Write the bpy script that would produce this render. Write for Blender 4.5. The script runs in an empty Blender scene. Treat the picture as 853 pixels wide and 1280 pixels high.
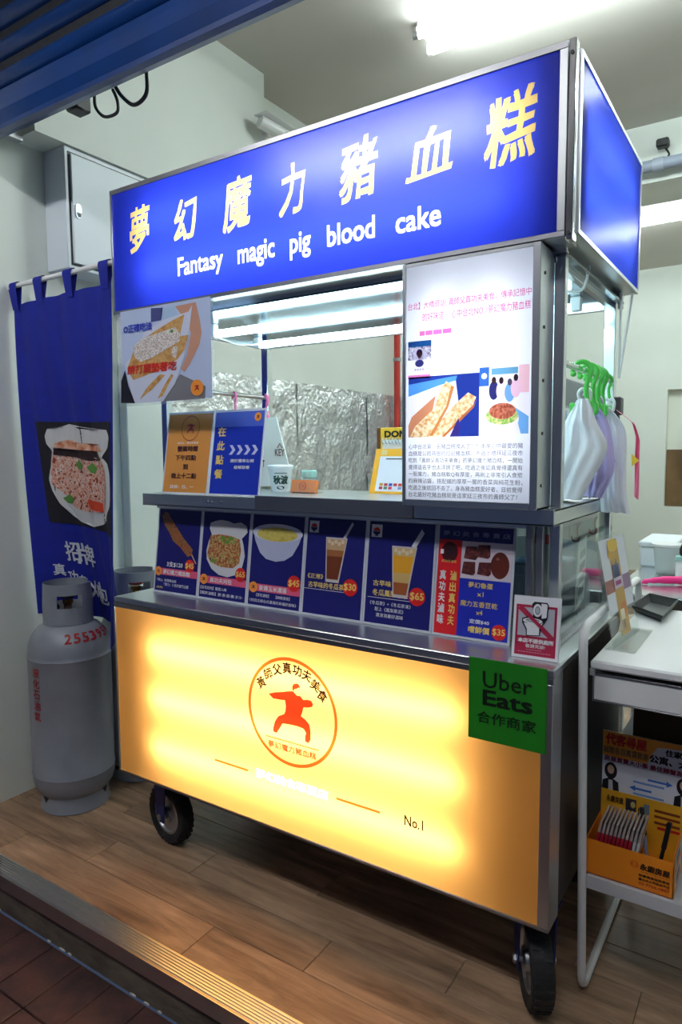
import bpy, bmesh, math, random
from math import sin, cos, pi, radians
from mathutils import Vector, Matrix, noise
from mathutils.geometry import delaunay_2d_cdt

random.seed(7)
scene = bpy.context.scene
COL = scene.collection

# ------------------------------------------------------------------ camera
F = 853.0                                     # focal length in pixels of the 853 x 1280 frame (24 mm lens)
YAW, PITCH, ROLL = radians(33.306), radians(5.007), radians(-0.3846)
CAM = Vector((1.92, -1.4992, 1.38))
fwd = Vector((-sin(YAW) * cos(PITCH), cos(YAW) * cos(PITCH), -sin(PITCH)))
r0 = Vector((cos(YAW), sin(YAW), 0)); u0 = r0.cross(fwd)
rgt = cos(ROLL) * r0 + sin(ROLL) * u0
upv = -sin(ROLL) * r0 + cos(ROLL) * u0
cd = bpy.data.cameras.new('camera'); cam = bpy.data.objects.new('camera', cd); COL.objects.link(cam)
cd.sensor_fit = 'HORIZONTAL'; cd.sensor_width = 24.0; cd.lens = 24.0; cd.clip_start = 0.05; cd.clip_end = 60
cam.matrix_world = Matrix(((rgt.x, upv.x, -fwd.x, CAM.x), (rgt.y, upv.y, -fwd.y, CAM.y), (rgt.z, upv.z, -fwd.z, CAM.z), (0, 0, 0, 1)))
scene.camera = cam

# ------------------------------------------------------------------ world, exposure
w = bpy.data.worlds.new('dusk_sky'); scene.world = w; w.use_nodes = True
w.node_tree.nodes['Background'].inputs[0].default_value = (0.35, 0.5, 0.9, 1)
w.node_tree.nodes['Background'].inputs[1].default_value = 0.10
vs = scene.view_settings
vs.view_transform = 'Standard'; vs.look = 'None'; vs.gamma = 1; vs.exposure = 0.0; vs.use_curve_mapping = False

ROOM_TUBE = 80.0        # radiance of the ceiling fluorescents
CART_TUBE = 26.0        # radiance of the tubes under the cart roof
YELLOW_TUBE = 15.5      # radiance of the tubes inside the light boxes
BLUE_TUBE = 9.2
POSTER_TUBE = 6.0
ARCADE_TUBE = 70.0      # radiance of the lamps under the arcade in front of the shop
TUBE_COL = (0.88, 1.0, 1.0)

def on(px, py, x=None, y=None, z=None):
    """point where the photo ray through a pixel meets a plane the thing stands on or in"""
    d = fwd + rgt * ((px - 426.5) / F) - upv * ((py - 640) / F)
    t = (x - CAM.x) / d.x if x is not None else (y - CAM.y) / d.y if y is not None else (z - CAM.z) / d.z
    return CAM + d * t

# ------------------------------------------------------------------ materials
MATS = {}
def new_mat(name):
    m = bpy.data.materials.new(name); m.use_nodes = True
    nt = m.node_tree; nt.nodes.clear()
    out = nt.nodes.new('ShaderNodeOutputMaterial')
    return m, nt, out
def rgba(c): return (c[0], c[1], c[2], 1)
def srgb(r, g, b):
    f = lambda v: (v / 255 / 12.92) if v / 255 <= 0.04045 else ((v / 255 + 0.055) / 1.055) ** 2.4
    return (f(r), f(g), f(b))
def pm(name, color, rough=0.5, metal=0.0, var=0.0, scale=8.0, bump=0.0, bscale=60.0, spec=0.5, stretch=(1, 1, 1), color2=None, detail=4, coat=0.0):
    """principled material with noise colour variation and noise bump"""
    if name in MATS: return MATS[name]
    m, nt, out = new_mat(name); N = nt.nodes; L = nt.links
    b = N.new('ShaderNodeBsdfPrincipled'); L.new(b.outputs[0], out.inputs[0])
    b.inputs['Base Color'].default_value = rgba(color); b.inputs['Roughness'].default_value = rough
    b.inputs['Metallic'].default_value = metal; b.inputs['Specular IOR Level'].default_value = spec
    b.inputs['Coat Weight'].default_value = coat
    if var or bump:
        geo = N.new('ShaderNodeNewGeometry'); mp = N.new('ShaderNodeMapping'); mp.inputs['Scale'].default_value = stretch
        L.new(geo.outputs['Position'], mp.inputs[0])
    if var:
        n = N.new('ShaderNodeTexNoise'); n.inputs['Scale'].default_value = scale; n.inputs['Detail'].default_value = detail
        L.new(mp.outputs[0], n.inputs['Vector'])
        r = N.new('ShaderNodeValToRGB'); L.new(n.outputs[0], r.inputs[0])
        c2 = color2 or tuple(v * (1 - var) for v in color)
        r.color_ramp.elements[0].position = 0.35; r.color_ramp.elements[0].color = rgba(c2)
        r.color_ramp.elements[1].position = 0.65; r.color_ramp.elements[1].color = rgba(color)
        L.new(r.outputs[0], b.inputs['Base Color'])
    if bump:
        n2 = N.new('ShaderNodeTexNoise'); n2.inputs['Scale'].default_value = bscale; n2.inputs['Detail'].default_value = 3
        L.new(mp.outputs[0], n2.inputs['Vector'])
        bp = N.new('ShaderNodeBump'); bp.inputs['Strength'].default_value = bump; bp.inputs['Distance'].default_value = 0.01
        L.new(n2.outputs[0], bp.inputs['Height']); L.new(bp.outputs[0], b.inputs['Normal'])
    MATS[name] = m; return m
def ink(*c, rough=0.35):
    """printed colour, sRGB 0-255"""
    k = 'ink_%d_%d_%d_%d' % (*c, int(rough * 100))
    return pm(k, srgb(*c), rough)
def film(*c, rough=0.2, gloss=0.03):
    """backlit translucent acrylic or printed film, sRGB 0-255"""
    k = 'film_%d_%d_%d' % c
    if k in MATS: return MATS[k]
    m, nt, out = new_mat(k); N = nt.nodes; L = nt.links
    t = N.new('ShaderNodeBsdfTranslucent'); t.inputs[0].default_value = rgba(srgb(*c))
    g = N.new('ShaderNodeBsdfGlossy'); g.inputs['Roughness'].default_value = rough; g.inputs[0].default_value = (1, 1, 1, 1)
    mx = N.new('ShaderNodeMixShader'); mx.inputs[0].default_value = gloss
    L.new(t.outputs[0], mx.inputs[1]); L.new(g.outputs[0], mx.inputs[2]); L.new(mx.outputs[0], out.inputs[0])
    MATS[k] = m; return m
def film_noise(name, cols, scale, detail=3):
    m = speckle(name, cols, scale, detail); nt = m.node_tree
    if nt.nodes.get('film_t'): return m
    t = nt.nodes.new('ShaderNodeBsdfTranslucent'); t.name = 'film_t'
    r = [n for n in nt.nodes if n.type == 'VALTORGB'][0]; out = [n for n in nt.nodes if n.type == 'OUTPUT_MATERIAL'][0]
    nt.links.new(r.outputs[0], t.inputs[0]); nt.links.new(t.outputs[0], out.inputs[0])
    return m
def speckle(name, cols, scale=120, detail=3, rough=0.4):
    """printed food picture: several colours broken up by noise"""
    if name in MATS: return MATS[name]
    m, nt, out = new_mat(name); N = nt.nodes; L = nt.links
    b = N.new('ShaderNodeBsdfPrincipled'); b.inputs['Roughness'].default_value = rough; L.new(b.outputs[0], out.inputs[0])
    geo = N.new('ShaderNodeNewGeometry'); n = N.new('ShaderNodeTexNoise'); n.inputs['Scale'].default_value = scale; n.inputs['Detail'].default_value = detail
    L.new(geo.outputs['Position'], n.inputs['Vector'])
    r = N.new('ShaderNodeValToRGB'); L.new(n.outputs[0], r.inputs[0]); cr = r.color_ramp
    k = len(cols)
    for i, c in enumerate(cols):
        p = 0.34 + 0.32 * i / max(1, k - 1)
        e = cr.elements[i] if i < 2 else cr.elements.new(p)
        e.position = p; e.color = rgba(srgb(*c))
    L.new(r.outputs[0], b.inputs['Base Color']); MATS[name] = m; return m
def backed(name, color, tr=0.35):
    """opaque-ish printed sheet in front of a light: diffuse with some light coming through"""
    m, nt, out = new_mat(name); N = nt.nodes; L = nt.links
    b = N.new('ShaderNodeBsdfPrincipled'); b.inputs['Base Color'].default_value = rgba(color); b.inputs['Roughness'].default_value = .4
    t = N.new('ShaderNodeBsdfTranslucent'); t.inputs[0].default_value = rgba(color)
    mx = N.new('ShaderNodeMixShader'); mx.inputs[0].default_value = tr; L.new(b.outputs[0], mx.inputs[1]); L.new(t.outputs[0], mx.inputs[2]); L.new(mx.outputs[0], out.inputs[0])
    MATS[name] = m; return m
def emit(name, color, strength):
    if name in MATS: return MATS[name]
    m, nt, out = new_mat(name); e = nt.nodes.new('ShaderNodeEmission'); e.inputs[0].default_value = rgba(color); e.inputs[1].default_value = strength
    nt.links.new(e.outputs[0], out.inputs[0]); MATS[name] = m; return m
def clear(name, tint=(0.97, 0.99, 0.98), rough=0.02, refl=0.08, milky=0.0, milk=(0.9, 0.9, 0.9)):
    """thin clear acrylic, glass or plastic sheet"""
    if name in MATS: return MATS[name]
    m, nt, out = new_mat(name); N = nt.nodes; L = nt.links
    t = N.new('ShaderNodeBsdfTransparent'); t.inputs[0].default_value = rgba(tint)
    g = N.new('ShaderNodeBsdfGlossy'); g.inputs['Roughness'].default_value = rough
    lw = N.new('ShaderNodeLayerWeight'); lw.inputs[0].default_value = 0.5
    pw = N.new('ShaderNodeMath'); pw.operation = 'POWER'; pw.inputs[1].default_value = 5.0; L.new(lw.outputs['Facing'], pw.inputs[0])
    ad = N.new('ShaderNodeMath'); ad.operation = 'MULTIPLY_ADD'; ad.inputs[1].default_value = 0.85; ad.inputs[2].default_value = 0.03 + refl * 0.15
    L.new(pw.outputs[0], ad.inputs[0])
    mx = N.new('ShaderNodeMixShader'); L.new(ad.outputs[0], mx.inputs[0]); L.new(t.outputs[0], mx.inputs[1]); L.new(g.outputs[0], mx.inputs[2])
    last = mx
    if milky:
        d = N.new('ShaderNodeBsdfDiffuse'); d.inputs[0].default_value = rgba(milk)
        tr = N.new('ShaderNodeBsdfTranslucent'); tr.inputs[0].default_value = rgba(milk)
        ds = N.new('ShaderNodeMixShader'); ds.inputs[0].default_value = 0.5; L.new(d.outputs[0], ds.inputs[1]); L.new(tr.outputs[0], ds.inputs[2])
        m2 = N.new('ShaderNodeMixShader'); m2.inputs[0].default_value = milky; L.new(mx.outputs[0], m2.inputs[1]); L.new(ds.outputs[0], m2.inputs[2]); last = m2
    L.new(last.outputs[0], out.inputs[0]); MATS[name] = m; return m

def wood_floor():
    m, nt, out = new_mat('vinyl_plank'); N = nt.nodes; L = nt.links
    b = N.new('ShaderNodeBsdfPrincipled'); b.inputs['Roughness'].default_value = 0.42; L.new(b.outputs[0], out.inputs[0])
    geo = N.new('ShaderNodeNewGeometry'); oi = N.new('ShaderNodeObjectInfo')
    ad = N.new('ShaderNodeVectorMath'); ad.operation = 'MULTIPLY_ADD'; ad.inputs[1].default_value = (1, 1, 1)
    cb = N.new('ShaderNodeCombineXYZ'); mu = N.new('ShaderNodeMath'); mu.operation = 'MULTIPLY'; mu.inputs[1].default_value = 5.0
    L.new(oi.outputs['Random'], mu.inputs[0]); L.new(mu.outputs[0], cb.inputs[0]); L.new(mu.outputs[0], cb.inputs[2])
    L.new(geo.outputs['Position'], ad.inputs[0]); L.new(cb.outputs[0], ad.inputs[2])
    mp = N.new('ShaderNodeMapping'); mp.inputs['Scale'].default_value = (1.6, 14, 14); L.new(ad.outputs[0], mp.inputs[0])
    n = N.new('ShaderNodeTexNoise'); n.inputs['Scale'].default_value = 1.6; n.inputs['Detail'].default_value = 8; n.inputs['Roughness'].default_value = 0.65; n.inputs['Distortion'].default_value = 0.6
    L.new(mp.outputs[0], n.inputs['Vector'])
    r = N.new('ShaderNodeValToRGB'); L.new(n.outputs[0], r.inputs[0]); e = r.color_ramp.elements
    e[0].position = 0.28; e[0].color = rgba(srgb(100, 78, 60)); e[1].position = 0.72; e[1].color = rgba(srgb(184, 152, 122))
    q = r.color_ramp.elements.new(0.5); q.color = rgba(srgb(150, 122, 96))
    # slow cloudy variation
    n2 = N.new('ShaderNodeTexNoise'); n2.inputs['Scale'].default_value = 3.2; n2.inputs['Detail'].default_value = 5; L.new(ad.outputs[0], n2.inputs['Vector'])
    mx = N.new('ShaderNodeMix'); mx.data_type = 'RGBA'; mx.blend_type = 'OVERLAY'; mx.inputs[0].default_value = 0.55
    L.new(r.outputs[0], mx.inputs[6]); L.new(n2.outputs[0], mx.inputs[7]); L.new(mx.outputs[2], b.inputs['Base Color'])
    bp = N.new('ShaderNodeBump'); bp.inputs['Strength'].default_value = 0.12; bp.inputs['Distance'].default_value = 0.004
    L.new(n.outputs[0], bp.inputs['Height']); L.new(bp.outputs[0], b.inputs['Normal'])
    return m
def steel_mat(name, color, rough, streak=0.025, sc=(1.2, 1.2, 14), bump=0.0):
    m, nt, out = new_mat(name); N = nt.nodes; L = nt.links
    b = N.new('ShaderNodeBsdfPrincipled'); b.inputs['Metallic'].default_value = 1; b.inputs['Base Color'].default_value = rgba(color); L.new(b.outputs[0], out.inputs[0])
    geo = N.new('ShaderNodeNewGeometry'); mp = N.new('ShaderNodeMapping'); mp.inputs['Scale'].default_value = sc; L.new(geo.outputs['Position'], mp.inputs[0])
    n = N.new('ShaderNodeTexNoise'); n.inputs['Scale'].default_value = 6; n.inputs['Detail'].default_value = 5; L.new(mp.outputs[0], n.inputs['Vector'])
    mr = N.new('ShaderNodeMapRange'); mr.inputs[3].default_value = rough - streak; mr.inputs[4].default_value = rough + streak; L.new(n.outputs[0], mr.inputs[0]); L.new(mr.outputs[0], b.inputs['Roughness'])
    if bump:
        n3 = N.new('ShaderNodeTexNoise'); n3.inputs['Scale'].default_value = 5; L.new(geo.outputs['Position'], n3.inputs['Vector'])
        bp = N.new('ShaderNodeBump'); bp.inputs['Strength'].default_value = bump; bp.inputs['Distance'].default_value = 0.02; L.new(n3.outputs[0], bp.inputs['Height']); L.new(bp.outputs[0], b.inputs['Normal'])
    MATS[name] = m; return m
STEEL = steel_mat('brushed_stainless', (0.66, 0.68, 0.70), 0.30)
DARKSTEEL = steel_mat('dull_stainless', (0.36, 0.36, 0.38), 0.36)
POLISH = steel_mat('polished_stainless', (0.72, 0.75, 0.77), 0.13, 0.04, (3, 3, 3), 0.05)
ALU = steel_mat('ribbed_aluminium', (0.72, 0.71, 0.69), 0.34, 0.05, (2, 60, 2))
WALL = pm('wall_paint', srgb(226, 232, 224), 0.55, var=0.05, scale=2.5, bump=0.03, bscale=180)
CEIL = pm('ceiling_paint', srgb(196, 192, 184), 0.75, var=0.06, scale=1.5, bump=0.08, bscale=6)
WHITE = pm('white_enamel', srgb(232, 233, 232), 0.32)
WHITEIN = pm('lightbox_inside', (0.86, 0.86, 0.86), 0.7)
BLACK = pm('black_plastic', srgb(22, 22, 24), 0.45)
RUBBER = pm('tyre_rubber', srgb(26, 26, 27), 0.75, bump=0.2, bscale=120)
SHUTTER = pm('shutter_paint', srgb(2, 46, 104), 0.35, var=0.25, scale=6, bump=0.03, bscale=90, coat=0.2)
GREYPAINT = pm('cylinder_paint', srgb(140, 146, 156), 0.38, var=0.18, scale=7, bump=0.04, bscale=40)
REDPAINT = pm('stencil_red', srgb(176, 26, 34), 0.5, var=0.35, scale=90)
CLOTH = pm('blue_cloth', srgb(4, 26, 146), 0.85, var=0.15, scale=10, bump=0.15, bscale=300, stretch=(1, 1, 3))
ACRYL = clear('clear_acrylic')
GLASS = clear('case_glass', (0.9, 0.95, 0.94), 0.03, 0.15)
SLEEVE = clear('laminate_film', (0.98, 0.98, 1.0), 0.1, 0.1, 0.06)
PLASTIC = pm('bag_plastic', srgb(236, 238, 242), 0.35, spec=0.4)
# ------------------------------------------------------------------ mesh helpers
class MB:
    def __init__(s): s.v = []; s.f = []
    def add(s, vs_, fs):
        k = len(s.v); s.v += [tuple(p) for p in vs_]; s.f += [tuple(i + k for i in f) for f in fs]; return s
    def box(s, x0, x1, y0, y1, z0, z1, c=0.0):
        if x1 < x0: x0, x1 = x1, x0
        if y1 < y0: y0, y1 = y1, y0
        if z1 < z0: z0, z1 = z1, z0
        if c <= 0:
            V = [(x, y, z) for z in (z0, z1) for y in (y0, y1) for x in (x0, x1)]
            return s.add(V, [(0, 2, 3, 1), (4, 5, 7, 6), (0, 1, 5, 4), (2, 6, 7, 3), (0, 4, 6, 2), (1, 3, 7, 5)])
        c = min(c, (x1 - x0) * .49, (y1 - y0) * .49, (z1 - z0) * .49)
        lo = (x0, y0, z0); hi = (x1, y1, z1); idx = {}; V = []
        for sx in (0, 1):
            for sy in (0, 1):
                for sz in (0, 1):
                    sg = (sx, sy, sz)
                    for a in range(3):
                        p = []
                        for k in range(3):
                            full = (hi if sg[k] else lo)[k]
                            p.append(full if k == a else full + (-c if sg[k] else c))
                        idx[sg, a] = len(V); V.append(tuple(p))
        Fs = []
        for a in range(3):
            b, d = (a + 1) % 3, (a + 2) % 3
            for sgn in (0, 1):
                q = []
                for (i, j) in ((0, 0), (1, 0), (1, 1), (0, 1)):
                    sg = [0, 0, 0]; sg[a] = sgn; sg[b] = i; sg[d] = j; q.append(idx[tuple(sg), a])
                Fs.append(tuple(q if sgn else q[::-1]))
            for i in (0, 1):
                for j in (0, 1):
                    s0 = [0, 0, 0]; s1 = [0, 0, 0]; s0[b] = s1[b] = i; s0[d] = s1[d] = j; s1[a] = 1
                    q = (idx[tuple(s0), b], idx[tuple(s1), b], idx[tuple(s1), d], idx[tuple(s0), d]); Fs.append(q)
        for sx in (0, 1):
            for sy in (0, 1):
                for sz in (0, 1): Fs.append(tuple(idx[(sx, sy, sz), a] for a in range(3)))
        return s.add(V, Fs)
    def cyl(s, p0, p1, r0_, r1_=None, n=16, caps=True):
        p0 = Vector(p0); p1 = Vector(p1); r1_ = r0_ if r1_ is None else r1_
        d = (p1 - p0).normalized(); a = d.orthogonal().normalized(); b = d.cross(a)
        V = []
        for p, r in ((p0, r0_), (p1, r1_)):
            V += [p + (a * cos(2 * pi * i / n) + b * sin(2 * pi * i / n)) * r for i in range(n)]
        Fs = [(i, (i + 1) % n, n + (i + 1) % n, n + i) for i in range(n)]
        if caps: Fs += [tuple(range(n))[::-1], tuple(range(n, 2 * n))]
        return s.add(V, Fs)
    def tube(s, pts, r, n=8, closed=False, caps=True):
        P = [Vector(p) for p in pts]; k = len(P); V = []; Fs = []
        rr = r if isinstance(r, (list, tuple)) else [r] * k
        a = None
        for i, p in enumerate(P):
            if closed: t = (P[(i + 1) % k] - P[i - 1])
            else: t = P[min(i + 1, k - 1)] - P[max(i - 1, 0)]
            t = t.normalized() if t.length > 1e-9 else Vector((0, 0, 1))
            a = t.orthogonal().normalized() if a is None else (a - t * a.dot(t))
            a = a.normalized() if a.length > 1e-6 else t.orthogonal().normalized()
            b = t.cross(a)
            V += [p + (a * cos(2 * pi * j / n) + b * sin(2 * pi * j / n)) * rr[i] for j in range(n)]
        for i in range(k if closed else k - 1):
            q = (i + 1) % k
            Fs += [(i * n + j, i * n + (j + 1) % n, q * n + (j + 1) % n, q * n + j) for j in range(n)]
        if caps and not closed: Fs += [tuple(range(n))[::-1], tuple(range((k - 1) * n, k * n))]
        return s.add(V, Fs)
    def lathe(s, prof, c=(0, 0, 0), n=32, axis='z', caps=True):
        V = []; k = len(prof); c = Vector(c)
        for (r, h) in prof:
            for j in range(n):
                t = 2 * pi * j / n
                q = {'z': (r * cos(t), r * sin(t), h), 'y': (r * cos(t), h, r * sin(t)), 'x': (h, r * cos(t), r * sin(t))}[axis] if isinstance(axis, str) else tuple(axis[0] * r * cos(t) + axis[1] * r * sin(t) + axis[2] * h)
                V.append(c + Vector(q))
        Fs = [(i * n + j, i * n + (j + 1) % n, (i + 1) * n + (j + 1) % n, (i + 1) * n + j) for i in range(k - 1) for j in range(n)]
        if caps: Fs += [tuple(range(n))[::-1], tuple(range((k - 1) * n, k * n))]
        return s.add(V, Fs)
    def slab(s, O, U, V_, N_, u0_, v0_, u1_, v1_, t):
        """board lying in the plane O + uU + vV, thickness t behind it"""
        A = [O + U * u + V_ * v for (u, v) in ((u0_, v0_), (u1_, v0_), (u1_, v1_), (u0_, v1_))]
        B = [p - N_ * t for p in A]
        return s.add(A + B, [(0, 1, 2, 3), (7, 6, 5, 4), (0, 4, 5, 1), (1, 5, 6, 2), (2, 6, 7, 3), (3, 7, 4, 0)])
    def prism(s, pts3, vec):
        P = [Vector(p) for p in pts3]; k = len(P); vec = Vector(vec)
        return s.add(P + [p + vec for p in P], [tuple(range(k))[::-1], tuple(range(k, 2 * k))] + [(i, (i + 1) % k, k + (i + 1) % k, k + i) for i in range(k)])
    def grid(s, fn, nu, nv, closed_u=False):
        V = [fn(i / nu, j / nv) for j in range(nv + 1) for i in range(nu + (0 if closed_u else 1))]
        m = nu if closed_u else nu + 1
        Fs = [(j * m + i, j * m + (i + 1) % m, (j + 1) * m + (i + 1) % m, (j + 1) * m + i) for j in range(nv) for i in range(nu)]
        return s.add(V, Fs)
    def ball(s, c, rx, ry=None, rz=None, n=14, m=9):
        ry = rx if ry is None else ry; rz = rx if rz is None else rz; c = Vector(c)
        V = [c + Vector((0, 0, rz))]
        for i in range(1, m):
            t = pi * i / m
            V += [c + Vector((rx * sin(t) * cos(2 * pi * j / n), ry * sin(t) * sin(2 * pi * j / n), rz * cos(t))) for j in range(n)]
        V.append(c - Vector((0, 0, rz))); e = len(V) - 1
        Fs = [(0, 1 + j, 1 + (j + 1) % n) for j in range(n)]
        for i in range(m - 2):
            Fs += [(1 + i * n + j, 1 + (i + 1) * n + j, 1 + (i + 1) * n + (j + 1) % n, 1 + i * n + (j + 1) % n) for j in range(n)]
        Fs += [(e, 1 + (m - 2) * n + (j + 1) % n, 1 + (m - 2) * n + j) for j in range(n)]
        return s.add(V, Fs)

OFF = {}
def mesh_of(name, mb, mat, off, smooth, recalc=True):
    me = bpy.data.meshes.new(name)
    me.from_pydata([(p[0] - off[0], p[1] - off[1], p[2] - off[2]) for p in mb.v], [], mb.f)
    if recalc:
        bm = bmesh.new(); bm.from_mesh(me); bmesh.ops.recalc_face_normals(bm, faces=bm.faces); bm.to_mesh(me); bm.free()
    if smooth:
        me.polygons.foreach_set('use_smooth', [True] * len(me.polygons))
        try: me.set_sharp_from_angle(angle=radians(38))
        except Exception: pass
    me.materials.append(mat); me.update()
    return me
def obj(name, mb, mat, parent=None, smooth=True, recalc=True):
    """ONE mesh object; shapes are given in world coordinates"""
    if parent is None:
        xs = [p[0] for p in mb.v]; ys = [p[1] for p in mb.v]; zs = [p[2] for p in mb.v]
        off = Vector(((min(xs) + max(xs)) / 2, (min(ys) + max(ys)) / 2, min(zs)))
    else: off = OFF[parent]
    o = bpy.data.objects.new(name, mesh_of(name, mb, mat, off, smooth, recalc)); COL.objects.link(o)
    if parent is None: o.location = off
    else: o.parent = parent
    OFF[o] = off
    return o
def tag(o, label, cat, group=None):
    o['label'] = label; o['category'] = cat
    if group: o['group'] = group
    return o
def thing(name, label, cat, loc, group=None):
    o = bpy.data.objects.new(name, None); COL.objects.link(o); o.location = loc; o.empty_display_size = 0.05
    OFF[o] = Vector(loc); tag(o, label, cat, group); return o
def part_root(name, parent):
    o = bpy.data.objects.new(name, None); COL.objects.link(o); o.parent = parent; OFF[o] = OFF[parent]; o.empty_display_size = 0.03; return o
def struct(name, mb, mat, parent=None, smooth=False, label=None, cat=None):
    o = obj(name, mb, mat, parent, smooth)
    if parent is None:
        o['kind'] = 'structure'
        if label: o['label'] = label
        if cat: o['category'] = cat
    return o
def copy_tree(o, parent=None, delta=None):
    c = o.copy(); COL.objects.link(c); c.parent = parent; OFF[c] = OFF[o]
    if parent is None and delta is not None: c.location = Vector(o.location) + Vector(delta)
    for ch in list(o.children): copy_tree(ch, c)
    return c
def smooth_path(pts, k=5):
    P = [Vector(p) for p in pts]; out = []
    for i in range(len(P) - 1):
        a = P[max(i - 1, 0)]; b = P[i]; c = P[i + 1]; d = P[min(i + 2, len(P) - 1)]
        for j in range(k):
            t = j / k
            out.append(0.5 * ((2 * b) + (c - a) * t + (2 * a - 5 * b + 4 * c - d) * t * t + (3 * b - a - 3 * c + d) * t ** 3))
    out.append(P[-1]); return out

# ------------------------------------------------------------------ lettering
_tc = bpy.data.curves.new('lettering_source', 'FONT'); _to = bpy.data.objects.new('lettering_source', _tc); COL.objects.link(_to)
_TX = {}
def glyphs(s, bold=0.0, res=2):
    k = (s, bold, res)
    if k not in _TX:
        _tc.body = s; _tc.offset = 0.0; _tc.resolution_u = res; _tc.size = 1.0
        dg = bpy.context.evaluated_depsgraph_get(); dg.update()
        e = _to.evaluated_get(dg); m = e.to_mesh()
        V = [(v.co.x, v.co.y) for v in m.vertices]; Fs = [tuple(p.vertices) for p in m.polygons]
        e.to_mesh_clear()
        if bold and V:                               # heavier strokes from shifted copies
            d = bold * .8; P = []; FF = []
            for (a, b) in ((d, d), (-d, d), (d, -d), (-d, -d)):
                k0 = len(P); P += [(x + a, y + b) for x, y in V]; FF += [tuple(i + k0 for i in f) for f in Fs]
            V, Fs = P, FF
        _TX[k] = (V, Fs)
    return _TX[k]
def ccw(V, Fs):
    out = []
    for f in Fs:
        ar = sum(V[f[i - 1]][0] * V[f[i]][1] - V[f[i]][0] * V[f[i - 1]][1] for i in range(len(f)))
        if abs(ar) > 1e-11: out.append(tuple(f) if ar > 0 else tuple(f[::-1]))
    return out
def fit_glyphs(s, bold, box, res=2, shear=0.0):
    V, Fs = glyphs(s, bold, res)
    if not V: return [], []
    V = [(x + shear * y, y) for x, y in V]
    a0 = min(p[0] for p in V); a1 = max(p[0] for p in V); b0 = min(p[1] for p in V); b1 = max(p[1] for p in V)
    u0_, v0_, u1_, v1_ = box
    return [(u0_ + (x - a0) / max(a1 - a0, 1e-6) * (u1_ - u0_), v0_ + (y - b0) / max(b1 - b0, 1e-6) * (v1_ - v0_)) for x, y in V], Fs

def cut_panel(rect, groups):
    """flat panel with letters cut out of it: groups of (verts, faces); returns points, panel faces, faces of each group"""
    pts = [Vector(p) for p in rect]; edges = [(0, 1), (1, 2), (2, 3), (3, 0)]; tri = []
    for V, Fs in groups:
        k0 = len(pts); pts += [Vector(p) for p in V]
        T = [[V[i] for i in (f[0], f[j], f[j + 1])] for f in Fs for j in range(1, len(f) - 1)]
        xs = [p[0] for p in V]; ys_ = [p[1] for p in V]; tri.append((min(xs), max(xs), min(ys_), max(ys_), T))
        edges += [(f[i - 1] + k0, f[i] + k0) for f in Fs for i in range(len(f))]
    rv_, _, rf_, _, _, _ = delaunay_2d_cdt(pts, edges, [], 0, 1e-6, False)
    base = []; out = [[] for _ in groups]
    def inside(c, t):
        (ax, ay), (bx, by), (cx, cy) = t
        d1 = (c[0] - bx) * (ay - by) - (ax - bx) * (c[1] - by); d2 = (c[0] - cx) * (by - cy) - (bx - cx) * (c[1] - cy); d3 = (c[0] - ax) * (cy - ay) - (cx - ax) * (c[1] - ay)
        return not ((d1 < 0 or d2 < 0 or d3 < 0) and (d1 > 0 or d2 > 0 or d3 > 0))
    for f in rf_:
        c = (sum(rv_[i][0] for i in f) / len(f), sum(rv_[i][1] for i in f) / len(f)); hit = None
        for g, (x0, x1, y0, y1, T) in enumerate(tri):
            if x0 <= c[0] <= x1 and y0 <= c[1] <= y1 and any(inside(c, t) for t in T): hit = g; break
        (base if hit is None else out[hit]).append(tuple(f))
    return rv_, base, out
def cut_mesh(rv_, fs, y):
    used = {}; m = MB()
    for f in fs:
        q = []
        for i in f:
            if i not in used: used[i] = len(m.v); m.v.append((rv_[i][0], y, rv_[i][1]))
            q.append(used[i])
        m.f.append(tuple(q))
    return m

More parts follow.
